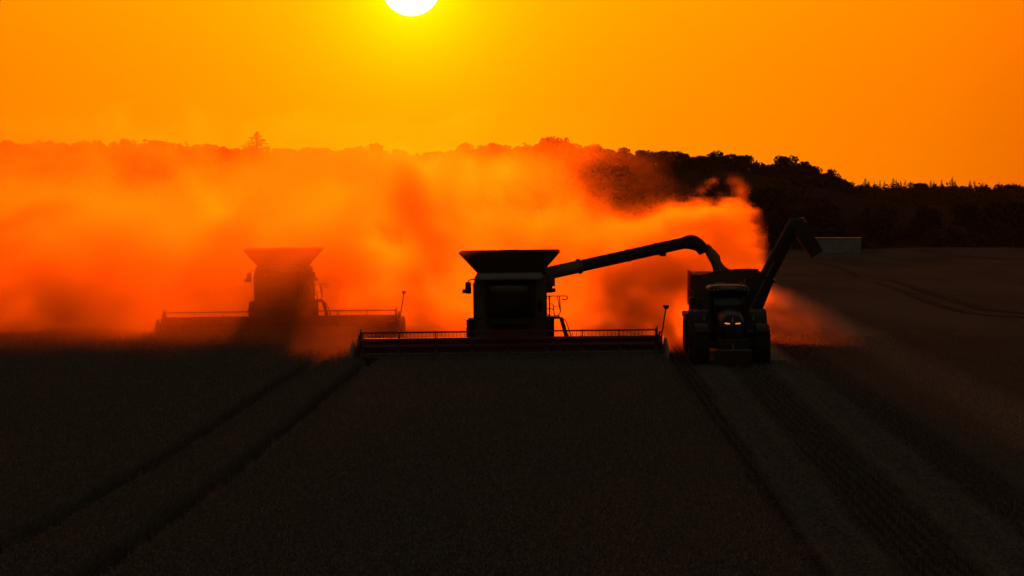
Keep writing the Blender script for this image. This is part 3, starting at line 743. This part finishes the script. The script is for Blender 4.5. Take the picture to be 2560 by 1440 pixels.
# ------------------------------------------------------------------ grain cart
GC = Vector((7.40, 126.6, 0)); GC.z = float(H(GC.x, 126.6))
GT = make_tyre_mesh('cart_tyre', .74, .62, 20, M['rubber']); GR = make_rim_mesh('cart_rim', .74, .62)
def make_cart():
    T = thing('grain_cart', 'high-sided grain cart behind the tractor with raised unloading auger', 'grain cart', GC, (0, -.004, 0))
    HW, Y0, Y1, ZT, ZM, ZB = 1.33, -3.3, 3.7, 3.48, 2.0, 1.0
    for s in (-1, 1):
        MB().plate([(s * HW, Y0, ZM), (s * HW, Y1, ZM), (s * HW, Y1, ZT), (s * HW, Y0, ZT)], .04).build('side_wall', M['cart'], T)
        MB().plate([(s * .5, Y0 + .6, ZB), (s * .5, Y1 - .6, ZB), (s * HW, Y1, ZM), (s * HW, Y0, ZM)], .04).build('hopper_slope', M['cart'], T)
        MB().box(min(s * (HW - .02), s * (HW + .07)), max(s * (HW - .02), s * (HW + .07)), Y0, Y1, ZT - .03, ZT + .07).build('top_rail', M['cart'], T, .01)
        for z in (2.75, 2.68): pass
        for y in np.linspace(Y0 + .04, Y1 - .04, 6):
            MB().box(min(s * (HW + .02), s * (HW + .07)), max(s * (HW + .02), s * (HW + .07)), y - .04, y + .04, ZM, ZT - .03).build('side_rib', M['cart'], T)
        MB().box(min(s * (HW + .02), s * (HW + .06)), max(s * (HW + .02), s * (HW + .06)), Y0, Y1, 2.72, 2.78).build('side_rail', M['cart'], T)
    for y in (-2.2, -1.6):
        MB().box(-HW - .035, -HW - .022, y - .17, y + .17, 3.05, 3.32).build('side_marking', M['dark'], T)
    arch = [(-HW, ZT)] + [(x, ZT + .30 * math.sin(math.pi * min(1, (x + HW) / (2 * HW) * .62))) for x in np.linspace(-HW + .2, HW, 9)]
    MB().prism([(-HW, ZM), (-.55, ZB + .35), (.55, ZB + .35), (HW, ZM)] + list(reversed(arch)), 'y', Y0 - .04, Y0 + .02).build('front_wall', M['cart'], T)
    MB().prism([(-HW, ZM), (-.5, ZB), (.5, ZB), (HW, ZM), (HW, ZT), (-HW, ZT)], 'y', Y1 - .02, Y1 + .04).build('rear_wall', M['cart'], T)
    MB().box(-.55, -.10, Y0 - .07, Y0 - .045, 3.0, 3.2).build('sight_window', M['shed'], T, .01)
    for x in (-1.02, 1.0):
        MB().cyl((x, Y0 - .12, 3.42), (x, Y0 - .05, 3.42), .055, n=10).build('marker_light', M['amber'], T)
    MB().box(-.55, .55, Y0 + .2, Y1 - .4, .72, .98).build('chassis', M['dark'], T, .03)
    MB().prism([(Y0 - 2.4, .55), (Y0 - 2.4, .70), (Y0 + .6, 1.0), (Y0 + .6, .74)], 'x', -.14, .14).build('drawbar', M['dark'], T, .02)
    for y in (.2, 1.75):
        MB().cyl((-1.2, y, .74), (1.2, y, .74), .10).build('axle', M['dark'], T)
        for s in (-1, 1): wheel(T, s * 1.36, y, .74, .62, GT, GR)
    for s in (-1, 1):
        MB().prism([(-.75, 1.52), (-.75, 1.74), (2.7, 1.74), (2.7, 1.52)], 'x', s * 1.05, s * 1.68).build('mudguard', M['cart'], T, .02)
    MB().box(-1.62, -1.36, Y0 - .05, Y0 + .9, 1.75, 2.55).build('control_box', M['dark'], T, .03)
    ld = rail(T, [(-1.1, Y0 - .12, 1.4), (-1.1, Y0 - .12, 3.3)], .02, 'ladder', M['steel']); rail(ld, [(-.7, Y0 - .12, 1.4), (-.7, Y0 - .12, 3.3)], .02, 'ladder_rail', M['steel'])
    for k in range(6): rail(ld, [(-1.1, Y0 - .12, 1.55 + .3 * k), (-.7, Y0 - .12, 1.55 + .3 * k)], .015, 'rung', M['steel'])
    MB().box(-1.2, 1.2, Y0 + .3, Y0 + .4, .55, 1.5).build('front_skirt', M['dark'], T, .02)
    # raised unloading auger at the front right corner
    inv = (Matrix.Translation(GC) @ Matrix.Rotation(-.004, 4, 'Y')).inverted()
    p0 = inv @ at(1872, 800, 122.9); pm = inv @ at(1916, 692, 122.7); p1 = inv @ at(1984, 566, 122.4)
    d = (p1 - pm).normalized()
    low = MB().cyl(p0, pm, .39, .37, 18).build('auger_base', M['dark'], T)
    MB().cyl(pm - d * .05, pm + d * .05, .44, n=18).build('auger_flange', M['dark'], low)
    up = MB().cyl(pm, p1, .315, .30, 18).build('auger_tube', M['dark'], T)
    for t in (.35, .66): q = pm.lerp(p1, t); MB().cyl(q - d * .03, q + d * .03, .34, n=18).build('tube_band', M['dark'], up)
    MB().cyl(p0 + Vector((-.1, -.4, .2)), pm.lerp(p1, .3) + Vector((-.05, -.33, 0)), .045).build('fold_ram', M['steel'], up)
    k1 = inv @ at(1998, 556, 122.4); k2 = inv @ at(2012, 580, 122.35)
    MB().tube([p1 - d * .05, p1 + d * .12, k1, k2], [.31, .31, .30, .26], 8).build('auger_elbow', M['dark'], T)
    def ringat(px, py, hw, hd, ang):
        c = inv @ at(px, py, 122.35); u = Vector((math.cos(ang), 0, math.sin(ang)))
        return [c - u * hw + Vector((0, -hd, 0)), c + u * hw + Vector((0, -hd, 0)), c + u * hw + Vector((0, hd, 0)), c - u * hw + Vector((0, hd, 0))]
    MB().loft([ringat(2000, 562, .30, .27, R(24)), ringat(2008, 580, .35, .32, R(26)), ringat(2021, 604, .31, .31, R(27)), ringat(2042, 636, .29, .31, R(32))]).build('chute', M['dark'], T, .015)
    MB().tube([inv @ at(2016, 562, 122.3), inv @ at(2030, 590, 122.3)], .035, 6).build('chute_ram', M['steel'], T)
    return T
cart = make_cart()
# grain lying in the cart, grain falling from the spout
hx_, hy_ = np.meshgrid(np.linspace(-1.27, 1.27, 28), np.linspace(-3.2, 3.6, 50), indexing='xy')
hz_ = 2.75 + .75 * np.exp(-((hx_ - .15) ** 2) / .7 - ((hy_ + 1.8) ** 2) / 1.6) + .05 * (fbm(hx_ * 3, hy_ * 3, hx_ * 0, 3) - .5)
hV = np.stack([hx_.ravel() + GC.x, hy_.ravel() + GC.y, hz_.ravel() + GC.z], 1)
ii = (np.arange(49)[:, None] * 28 + np.arange(27)[None]).ravel()
tag(link('grain_heap', np_mesh('grain_heap', hV, np.stack([ii, ii + 1, ii + 29, ii + 28], 1), M['grain'], True)), 'heap of threshed wheat inside the grain cart', 'grain', kind='stuff')
def grain_stream():
    top = spout_w; D = top.y
    pts = [(1762, 614, .20), (1773, 630, .24), (1782, 642, .26), (1789, 654, .21), (1797, 664, .27), (1806, 674, .36), (1812, 690, .5)]
    rings = []
    for i, (px, py, r_) in enumerate(pts):
        c = at(px, py, D + .25 * i / 6)
        rings.append([c + Vector((math.cos(a) * r_ * (1 + .16 * math.sin(3 * a + i * 1.3) + .08 * random.uniform(-1, 1)), math.sin(a) * r_ * .9, .06 * math.sin(2 * a + i))) for a in (2 * math.pi * k / 18 for k in range(18))])
    return MB().loft(rings, True).build('grain_stream', M['grain'])
tag(grain_stream(), 'dark stream of wheat pouring from the auger spout into the cart', 'grain', kind='stuff')

# ------------------------------------------------------------------ trees
def leaf_quads(P, size, r_=rng):
    n = len(P)
    a = r_.normal(size=(n, 3)); a /= np.linalg.norm(a, axis=1)[:, None]
    b = np.cross(a, r_.normal(size=(n, 3))); b /= np.linalg.norm(b, axis=1)[:, None]
    s = size * r_.uniform(.6, 1.3, (n, 1))
    V = np.stack([P - a * s, P - b * s * .55, P + a * s, P + b * s * .55], 1).reshape(-1, 3)
    return V, np.arange(4 * n).reshape(-1, 4)
def crown_points(n, lobes, r_, flat=.85):
    """points through lumpy lobes of a unit-wide crown, base at z=0, about 1.7 high"""
    P = []
    for (c, rad) in lobes:
        m_ = max(8, int(n * rad ** 2 / sum(q ** 2 for _, q in lobes)))
        d = r_.normal(size=(m_, 3)); d /= np.linalg.norm(d, axis=1)[:, None]
        P.append(np.array(c) + d * rad * (r_.random((m_, 1)) ** .35) * np.array([1, 1, flat]))
    return np.concatenate(P)
def broadleaf(seed, n=2600, size=.075, kind=0):
    r_ = np.random.default_rng(seed)
    lobes = [((0, 0, .75), .55)]
    for k in range(13):
        a = r_.uniform(0, 6.28); z = r_.uniform(.28, 1.35); rr = (0.62 if kind == 0 else .5) * math.sin(math.pi * min(.93, max(.12, z / 1.6))) ** .7
        lobes.append(((math.cos(a) * rr, math.sin(a) * rr, z), r_.uniform(.22, .40)))
    P = crown_points(n, lobes, r_)
    V, F = leaf_quads(P, size, r_)
    return np_mesh('crown', V, F, M['leaf'])
def trunk_mesh(seed):
    r_ = random.Random(seed); b = MB()
    b.tube([(0, 0, -.25), (.02, 0, .2), (0, .02, .7), (.02, 0, 1.2)], [.075, .055, .04, .015], 7)
    for k in range(5):
        a = r_.uniform(0, 6.28); z = r_.uniform(.15, .7)
        b.tube([(0, 0, z), (math.cos(a) * .25, math.sin(a) * .25, z + .22), (math.cos(a) * .5, math.sin(a) * .5, z + .5)], [.03, .02, .008], 5)
    me = b.mesh('trunk'); me.materials.append(M['bark']); return me
def conifer(seed):
    r_ = np.random.default_rng(seed); P = []
    for k in range(15):
        t = k / 14; rad = .30 * (1 - t) ** .85 + .012; z = .18 + .82 * t
        for j in range(int(9 - 5 * t)):
            a = r_.uniform(0, 6.28); L_ = rad * r_.uniform(.65, 1.15); m_ = int(12 * (1 - t) + 4)
            s = np.linspace(.1, 1, m_)
            P.append(np.stack([np.cos(a) * L_ * s, np.sin(a) * L_ * s, z - .05 * s + .03 * s * s + r_.normal(0, .006, m_)], 1))
    V, F = leaf_quads(np.concatenate(P), .028, r_)
    return np_mesh('crown', V, F, M['needle'])
CROWNS = [broadleaf(100 + i, kind=i % 2) for i in range(5)]
TRUNKS = [trunk_mesh(i) for i in range(3)]
CONIF = [conifer(200 + i) for i in range(3)]
ctr = MB(); ctr.tube([(0, 0, -.05), (0, 0, .5), (0, 0, .98)], [.022, .014, .003], 6); CTRUNK = ctr.mesh('trunk'); CTRUNK.materials.append(M['bark'])
def tree(name, label, px, ytop, D, wpx, crown, trunk, unit_h, group=None, zbase=None, seed=0):
    """a tree whose top shows at (px, ytop) at distance D, wpx pixels wide, standing on the terrain"""
    t = at(px, ytop, D); z0 = float(H(t.x, t.y)) if zbase is None else zbase
    w = wpx * D / FPX / 2; h = (t.z - z0)
    o = thing(name, label, 'tree', (t.x, t.y, z0), (0, 0, seed * 1.7), group)
    c = link('crown', crown, o); k = link('trunk', trunk, o)
    sw = w / (.95 if unit_h > 1.2 else .28)
    sh = h / (unit_h * 1.0)
    for q in (c, k): q.scale = (sw, sw, sh)
    c.location.z = 0.10 * h if unit_h > 1.2 else 0
    if unit_h > 1.2: c.scale.z = sh * .90
    return o
# hedge trees between the field and the hill, right side
hedge = [(1905, 462, 440, 190, 'broad dark tree behind the grain cart auger at the wood edge'),
         (2055, 495, 445, 150, 'round dark tree standing right behind the pale shed'),
         (2195, 512, 450, 135, 'low round tree just right of the pale shed'),
         (2312, 506, 455, 115, 'round tree between the low round tree and the tall peaked tree'),
         (2450, 488, 450, 165, 'tall peaked dark tree near the right edge of the field'),
         (2560, 496, 455, 130, 'dark tree cut by the right edge of the picture')]
for i, (px, yt, D, w, lab) in enumerate(hedge):
    tree('hedge_tree', lab, px, yt, D, w, CROWNS[i % 5], TRUNKS[i % 3], 1.62, 'trees along the far field edge', seed=i)
# low bushes filling the foot of the hedge
def bushes(name, spots, n_each, size, label, material, kind='stuff', cat='bushes'):
    Vs, Fs = [], []; off = 0
    for (x, y, w, h) in spots:
        r_ = rng
        lob = [((r_.normal(0, .35), r_.normal(0, .3), r_.uniform(.15, .75)), r_.uniform(.3, .5)) for _ in range(6)] + [((0, 0, .4), .6)]
        P = crown_points(n_each, lob, r_, 1.0)
        P = P * np.array([w, w, h]) + np.array([x, y, float(H(x, y))])
        V, F = leaf_quads(P, size * (.5 + .5 * w / 4), r_)
        Vs.append(V); Fs.append(F + off); off += len(V)
    return tag(link(name, np_mesh(name, np.concatenate(Vs), np.concatenate(Fs), material)), label, cat, kind=kind)
sp = []
for i in range(34):
    px = 1880 + i * 21 + random.uniform(-6, 6); D = random.uniform(425, 470); q = at(px, 560, D)
    sp.append((q.x, q.y, random.uniform(1.8, 3.0), random.uniform(1.6, 3.2)))
bushes('hedge_bushes', sp, 330, .38, 'dense dark bushes along the far field edge', M['leaf'])

# the wooded hill: mass of crowns, with the skyline trees single
SKY = [(-60, 350), (0, 348), (100, 356), (180, 349), (230, 358), (285, 352), (330, 360), (380, 352), (440, 352), (480, 356), (520, 364), (600, 366), (700, 372), (800, 377), (860, 374), (940, 366), (980, 377), (1060, 380), (1130, 372),
       (1200, 364), (1260, 362), (1330, 362), (1370, 353), (1420, 352), (1480, 367), (1550, 377), (1620, 370), (1680, 382), (1740, 387), (1830, 387), (1900, 402), (1980, 398), (2020, 408), (2060, 430), (2110, 446), (2140, 464)]
skx = np.array([p[0] for p in SKY]); sky_ = np.array([p[1] for p in SKY])
Vs, Fs, off = [], [], 0
def mass_crown(x, y, w, h, ztop, n, size):
    global off
    r_ = rng
    lob = [((r_.normal(0, .38), r_.normal(0, .3), r_.uniform(.35, .85)), r_.uniform(.22, .42)) for _ in range(8)] + [((0, 0, .5), .55)]
    P = crown_points(n, lob, r_, .8)
    top = np.percentile(P[:, 2], 98)
    P = P * np.array([w, w, h / top]) + np.array([x, y, ztop - h])
    V, F = leaf_quads(P, size, r_)
    Vs.append(V); Fs.append(F + off); off += len(V)
for row in range(9):
    D = 455 + row * 32
    for k in range(56):
        px = -60 + k * 48 + random.uniform(-20, 20) + (row % 2) * 24
        yskl = np.interp(px, skx, sky_) if px < 2150 else 484
        if px > 2150: continue
        y_here = yskl + ((8 - row) * 16 if px < 2150 else (6 - row) * 5) + 12 + random.uniform(-8, 8)
        q = at(px, y_here, D); g = float(H(q.x, q.y))
        h = max(q.z - g + 1.0, 4.0)
        mass_crown(q.x, q.y, random.uniform(3.2, 4.6), min(h, 12), q.z, 300, .6)
for k in range(110):
    px = -60 + k * 20.2 + random.uniform(-6, 6)
    if px > 2135: continue
    q = at(px, np.interp(px, skx, sky_) + random.uniform(12, 20), random.uniform(752, 775)); mass_crown(q.x, q.y, random.uniform(3.4, 4.8), 9, q.z, 260, .6)
# far wood beyond, right
for k in range(280):
    px = 2090 + (k % 70) * 7.2 + random.uniform(-8, 8); row = k // 70; D = random.uniform(900, 1050) - row * 70
    yt = 472 + 4 * math.sin(k * .5) + random.uniform(-5, 8) + row * 16
    q = at(px, yt, D); mass_crown(q.x, q.y, random.uniform(3.5, 6), 9, q.z, 380, .7)
woods = tag(link('woodland', np_mesh('woodland', np.concatenate(Vs), np.concatenate(Fs), M['leaf'])), 'dark broadleaf wood covering the hill behind the field', 'woodland', kind='stuff')
k = 0; px = -40
while px < 2135:
    yt = float(np.interp(px, skx, sky_)) + random.uniform(-12, 5)
    w = random.uniform(70, 118)
    lab, grp = (('hazy broadleaf tree on the skyline behind the dust', 'hazy skyline trees behind the dust') if px < 1400 else ('dark broadleaf tree on the clear skyline of the hill', 'dark skyline trees right of the dust'))
    tree('skyline_tree', lab, px, yt, random.uniform(735, 765), w, CROWNS[k % 5], TRUNKS[k % 3], 1.62, grp, seed=k)
    px += w * random.uniform(.50, .68); k += 1
tree('spreading_tree', 'lone spiky tree rising above the skyline left of the sun', 642, 330, 740, 105, conifer(300), CTRUNK, 1.0, zbase=float(H(0, 740)) + 2, seed=2)
for i, (px, yt) in enumerate([(2132, 452), (2163, 446), (2172, 452), (2186, 455), (2200, 450), (2211, 452), (2233, 446), (2241, 450), (2252, 452), (2263, 449), (2276, 453), (2327, 450), (2335, 453), (2354, 449), (2381, 443), (2388, 452), (2425, 450), (2436, 451), (2497, 456)]):
    big = px in (2381, 2163, 2233)
    tree('skyline_conifer', 'small pointed conifer on the far right skyline', px, yt, 985 + (i * 37) % 60, 34 if big else 19, CONIF[i % 3], CTRUNK, 1.0, 'pointed conifers on the right skyline', zbase=at(px, 486, 985).z, seed=i)
for i, (px, yt, w) in enumerate([(2290, 456, 60), (2310, 458, 46), (2180, 462, 50), (2520, 459, 60), (2555, 458, 54), (2455, 466, 50), (2400, 465, 60)]):
    tree('far_skyline_tree', 'small round-topped tree on the far right skyline', px, yt, 975, w, CROWNS[i % 5], TRUNKS[i % 3], 1.62, 'round trees on the right skyline', zbase=at(px, 500, 975).z, seed=i)

# pale low shed at the field's far edge
def shed():
    a = at(2030, 620, 398); b_ = at(2153, 620, 398); top = at(2030, 596, 398).z
    z0 = min(float(H(a.x, 398)), float(H(b_.x, 398))) - .05
    T = thing('low_shed', 'low pale shed at the far field edge beyond the auger chute', 'shed', ((a.x + b_.x) / 2, 398, z0))
    w = (b_.x - a.x) / 2; h = top - z0
    MB().box(-w, w, .05, 4.0, 0, h - .02).build('wall', M['shed'], T)
    for k in range(6):
        x = -w + (k + .5) * 2 * w / 6
        MB().box(x - w / 6 + .012, x + w / 6 - .012, -.01, .045, .05, h - .06).build('panel', M['shed'], T)
    MB().prism([(-.15, h - .02), (-.15, h + .05), (2, h + .12), (4.2, h + .05), (4.2, h - .02)], 'x', -w - .1, w + .1).build('roof', M['dark'], T)
    MB().box(w - .02, w + .07, -.06, .06, 0, h).build('corner_post', M['dark'], T)
shed()

# ------------------------------------------------------------------ dust raised by the machines
def dust_mat(name, color, g, dens):
    m = bpy.data.materials.new(name); m.use_nodes = True; nt = m.node_tree; nt.nodes.clear()
    o = nt.nodes.new('ShaderNodeOutputMaterial'); p = nt.nodes.new('ShaderNodeVolumePrincipled')
    p.inputs['Color'].default_value = (*color, 1); p.inputs['Anisotropy'].default_value = g; p.inputs['Density'].default_value = dens
    nt.links.new(p.outputs[0], o.inputs['Volume']); return m
DUST_MAT = dust_mat('chaff_dust', (0.70, 0.41, 0.075), 0.85, 1.0)

def dust_volume(name, lo, hi, res, dens_fn, label, material):
    lo = np.array(lo, np.float32); hi = np.array(hi, np.float32); nx, ny, nz = res
    ax = [np.linspace(lo[i], hi[i], res[i], dtype=np.float32) for i in range(3)]
    Z, Y, X = np.meshgrid(ax[2], ax[1], ax[0], indexing='ij')       # x fastest
    d = dens_fn(X.ravel(), Y.ravel(), Z.ravel()).astype(np.float32)
    me = bpy.data.meshes.new(name); me.vertices.add(len(d))
    me.vertices.foreach_set('co', np.stack([X.ravel(), Y.ravel(), Z.ravel()], 1).ravel())
    at_ = me.attributes.new('dust', 'FLOAT', 'POINT'); at_.data.foreach_set('value', d)
    me.materials.append(material)
    o = bpy.data.objects.new(name, me); COL.objects.link(o)
    ng = bpy.data.node_groups.new(name, 'GeometryNodeTree')
    ng.interface.new_socket('Geometry', in_out='INPUT', socket_type='NodeSocketGeometry')
    ng.interface.new_socket('Geometry', in_out='OUTPUT', socket_type='NodeSocketGeometry')
    N = ng.nodes; L = ng.links
    gi = N.new('NodeGroupInput'); go = N.new('NodeGroupOutput')
    pos = N.new('GeometryNodeInputPosition')
    sub = N.new('ShaderNodeVectorMath'); sub.operation = 'SUBTRACT'; L.new(pos.outputs[0], sub.inputs[0]); sub.inputs[1].default_value = lo.tolist()
    mul = N.new('ShaderNodeVectorMath'); mul.operation = 'MULTIPLY'; L.new(sub.outputs[0], mul.inputs[0])
    mul.inputs[1].default_value = [(res[i] - 1) / float(hi[i] - lo[i]) for i in range(3)]
    add = N.new('ShaderNodeVectorMath'); add.operation = 'ADD'; L.new(mul.outputs[0], add.inputs[0]); add.inputs[1].default_value = (.5, .5, .5)
    fl = N.new('ShaderNodeVectorMath'); fl.operation = 'FLOOR'; L.new(add.outputs[0], fl.inputs[0])
    dp = N.new('ShaderNodeVectorMath'); dp.operation = 'DOT_PRODUCT'; L.new(fl.outputs[0], dp.inputs[0]); dp.inputs[1].default_value = (1, nx, nx * ny)
    off = N.new('ShaderNodeMath'); off.operation = 'ADD'; L.new(dp.outputs['Value'], off.inputs[0]); off.inputs[1].default_value = 0.25
    na = N.new('GeometryNodeInputNamedAttribute'); na.data_type = 'FLOAT'; na.inputs['Name'].default_value = 'dust'
    si = N.new('GeometryNodeSampleIndex'); si.data_type = 'FLOAT'; si.domain = 'POINT'; si.clamp = True
    L.new(gi.outputs[0], si.inputs['Geometry']); L.new(na.outputs['Attribute'], si.inputs['Value']); L.new(off.outputs[0], si.inputs['Index'])
    vc = N.new('GeometryNodeVolumeCube')
    L.new(si.outputs[0], vc.inputs['Density']); vc.inputs['Background'].default_value = 0.0
    vc.inputs['Min'].default_value = lo.tolist(); vc.inputs['Max'].default_value = hi.tolist()
    for k, v in zip(('Resolution X', 'Resolution Y', 'Resolution Z'), res): vc.inputs[k].default_value = int(v)
    sm = N.new('GeometryNodeSetMaterial'); sm.inputs['Material'].default_value = material
    L.new(vc.outputs[0], sm.inputs['Geometry']); L.new(sm.outputs[0], go.inputs[0])
    md = o.modifiers.new('dust', 'NODES'); md.node_group = ng
    return tag(o, label, 'dust', kind='stuff')

def billow(x, y, z, octs=4):
    """cauliflower noise: creases between round puffs"""
    t = 0; amp = 1; tot = 0
    for k in range(octs):
        t = t + amp * np.abs(2 * vnoise(x + 11 * k, y + 7 * k, z + 3 * k) - 1); tot += amp; amp *= .5
        x = x * 2.1; y = y * 2.1; z = z * 2.1
    return t / tot
def near_dust(X, Y, Z):
    wx = fbm(X / 9 + 3, Y / 30, Z / 7, 3) - .5; wz = fbm(X / 9, Y / 30 + 8, Z / 7 + 4, 3) - .5
    n = fbm(X / 4.6 + 1.8 * wx, Y / 24, Z / 3.8 + 1.6 * wz, 5, .62)
    bl = billow(X / 3.0 + 1.6 * wx, Y / 18, Z / 2.6 + 1.6 * wz)
    big = fbm(X / 11 + 30 + wz, Y / 45 + 7, Z / 7 + 11 + wx, 3)
    top = np.interp(X, [-60, -20, -8, -3, -1, .6, 2.0, 3.4, 5.2, 7.5, 8.5, 9.2, 9.9, 10.4], [9.5, 10, 10, 9.4, 8.6, 7.0, 5.4, 4.8, 5.3, 6.3, 5.9, 4.6, 2.0, -2])
    top = top + .02 * (Y - 125)
    soft = np.interp(X, [-8, -1, 3.0, 5], [3.0, 5.0, 3.0, 1.0])
    right_x = 9.6 + 3.2 * (n - .5) - 3.0 * (bl - .33) - .10 * np.maximum(Z - 4, 0)
    edge = smooth01((top + .35 * soft + 4.5 * (n - .5) - 4.5 * (bl - .33) - Z) / soft) ** 1.4 * smooth01((right_x - X) / 1.6)
    # body of the plume: starts behind the machines, densest behind the combines' choppers
    front = np.interp(X, [-60, -19, -12, -7.5, -5, 1.5, 4, 7, 9, 10], [133, 132, 133, 126, 123.5, 123.5, 124, 125.5, 126, 127])
    back = np.interp(X, [-60, -8, 2, 6, 10], [300, 300, 175, 152, 145])
    inn = smooth01((Y - front + 6 * (big - .5)) / 4) * smooth01((back - Y + 8 * (n - .5)) / 12)
    mid = np.interp(X, [-60, -9, -5, 10], [163, 161, 131, 132])          # thickest in a slab behind each chopper
    inn = inn * (.30 + 1.75 * np.exp(-((Y - mid) / 7.5) ** 2))
    lump = .03 + 2.8 * smooth01((n - .8 * (bl - .33) - .37) / .24)
    lump = lump + (1.0 - lump) * np.interp(X, [-24, -12, -4], [.35, .20, 0])
    amp = np.interp(X, [-60, -30, -22, -15, -8, 0, 3, 7, 10], [.036, .034, .030, .024, .023, .027, .033, .056, .060])
    amp = amp * (1 - .40 * smooth01((Z - 5) / 5)) * (1 + .15 * np.exp(-Z / 2.5) + .35 * smooth01((-17 - X) / 6) * smooth01((7 - Z) / 4))
    d = amp * edge * inn * lump * (.25 + 1.5 * smooth01((big - .25) / .5))
    # thin veil rising above the main body on the right
    thin = smooth01((12.5 + 5 * (n - .5) - Z) / 6) * smooth01((8.5 - X + 8 * (big - .5) - .5 * np.maximum(Z - 6, 0)) / 7) * smooth01((Y - 132) / 8) * smooth01((160 - Y) / 10)
    d = d + .008 * thin * (.3 + lump) * smooth01((X + 5) / 4)
    # dust hanging low before the far header and over the crop on the left
    lowf = smooth01((Y - 111 - 6 * (big - .5)) / 14) * (Y < 146) * smooth01((-7.6 - X) / 1.5) * np.exp(-np.maximum(Z - .6, 0) / (.55 + 1.2 * smooth01((Y - 118) / 20)))
    d = d + .020 * lowf * (.2 + 1.6 * n)
    # veil hanging in front of the far combine
    d = d + .019 * smooth01((Y - 115) / 4) * smooth01((140 - Y) / 6) * smooth01((-8.4 - X) / 2) * smooth01((X + 24) / 5) * smooth01((6.5 + 3 * (n - .5) - Z) / 3) * smooth01((Z - .8) / 2.0) * (.25 + .9 * lump)
    # pocket of dust spilling past the near header's left end
    d = d + .09 * np.exp(-((X + 9.2) / 1.3) ** 2 - ((Y - 116.5) / 3.0) ** 2 - (np.maximum(Z - .4, 0) / 1.0) ** 2) * lump
    # dust trailing from the cart's wheels, right
    rt = smooth01((3.2 - .30 * np.maximum(X - 8, 0) + 4.0 * (n - .5) - 2.5 * (bl - .33) - Z) / 2.0) * smooth01((X - 7.0) / 1.5) * smooth01((17 + 6 * (big - .5) - X) / 8) * smooth01((Y - 128) / 4) * smooth01((160 - Y) / 14)
    d = d + .011 * rt * (.15 + .95 * lump)
    # a breath over the near tank's rim
    d = d + .035 * np.exp(-((X + 3.0) / 1.6) ** 2 - ((Y - 116.0) / 1.2) ** 2 - ((Z - 4.75) / .55) ** 2) * lump
    d[d < 4e-4] = 0
    return d
def far_dust(X, Y, Z):
    n = fbm(X / 11, Y / 110, Z / 6, 4, .55); big = fbm(X / 30 + 5, Y / 200, Z / 12 + 3, 3)
    top = 8.5 + .016 * (Y - 176)
    edge = smooth01((top + 7 * (n - .5) - Z) / 4.0)
    right = smooth01((.006 * Y + 1.5 + 16 * (n - .5) - X) / (11 + .02 * (Y - 176))) ** 1.5
    d = .0034 * edge * right * (.15 + 1.8 * smooth01((n - .30) / .40)) * (.3 + 1.4 * smooth01((big - .2) / .6)) * (1 - .6 * smooth01((Y - 330) / 100))
    d = d * (1 + 1.8 * smooth01((-15 - X) / 12) * smooth01((11 - Z) / 6))
    d[d < 1e-4] = 0
    return d
dust_volume('dust_cloud', (-52, 108, -.6), (17, 176, 15.5), (260, 81, 71), near_dust, 'billowing dust raised behind the harvesters and the grain cart', DUST_MAT)
dust_volume('drifting_dust', (-110, 176.5, -1), (24, 430, 24), (85, 52, 43), far_dust, 'thin dust drifting over the field in front of the wood', DUST_MAT)

# the dusty evening air itself: one even box of thin haze round the whole scene
HAZE = dust_mat('evening_haze', (0.34, 0.30, 0.26), 0.45, 3.2e-5)
b = MB(); b.box(-1500, 1500, -150, 1400, -4, 42)
tag(b.build('haze', HAZE), 'thin evening haze over the field and woods', kind='stuff')
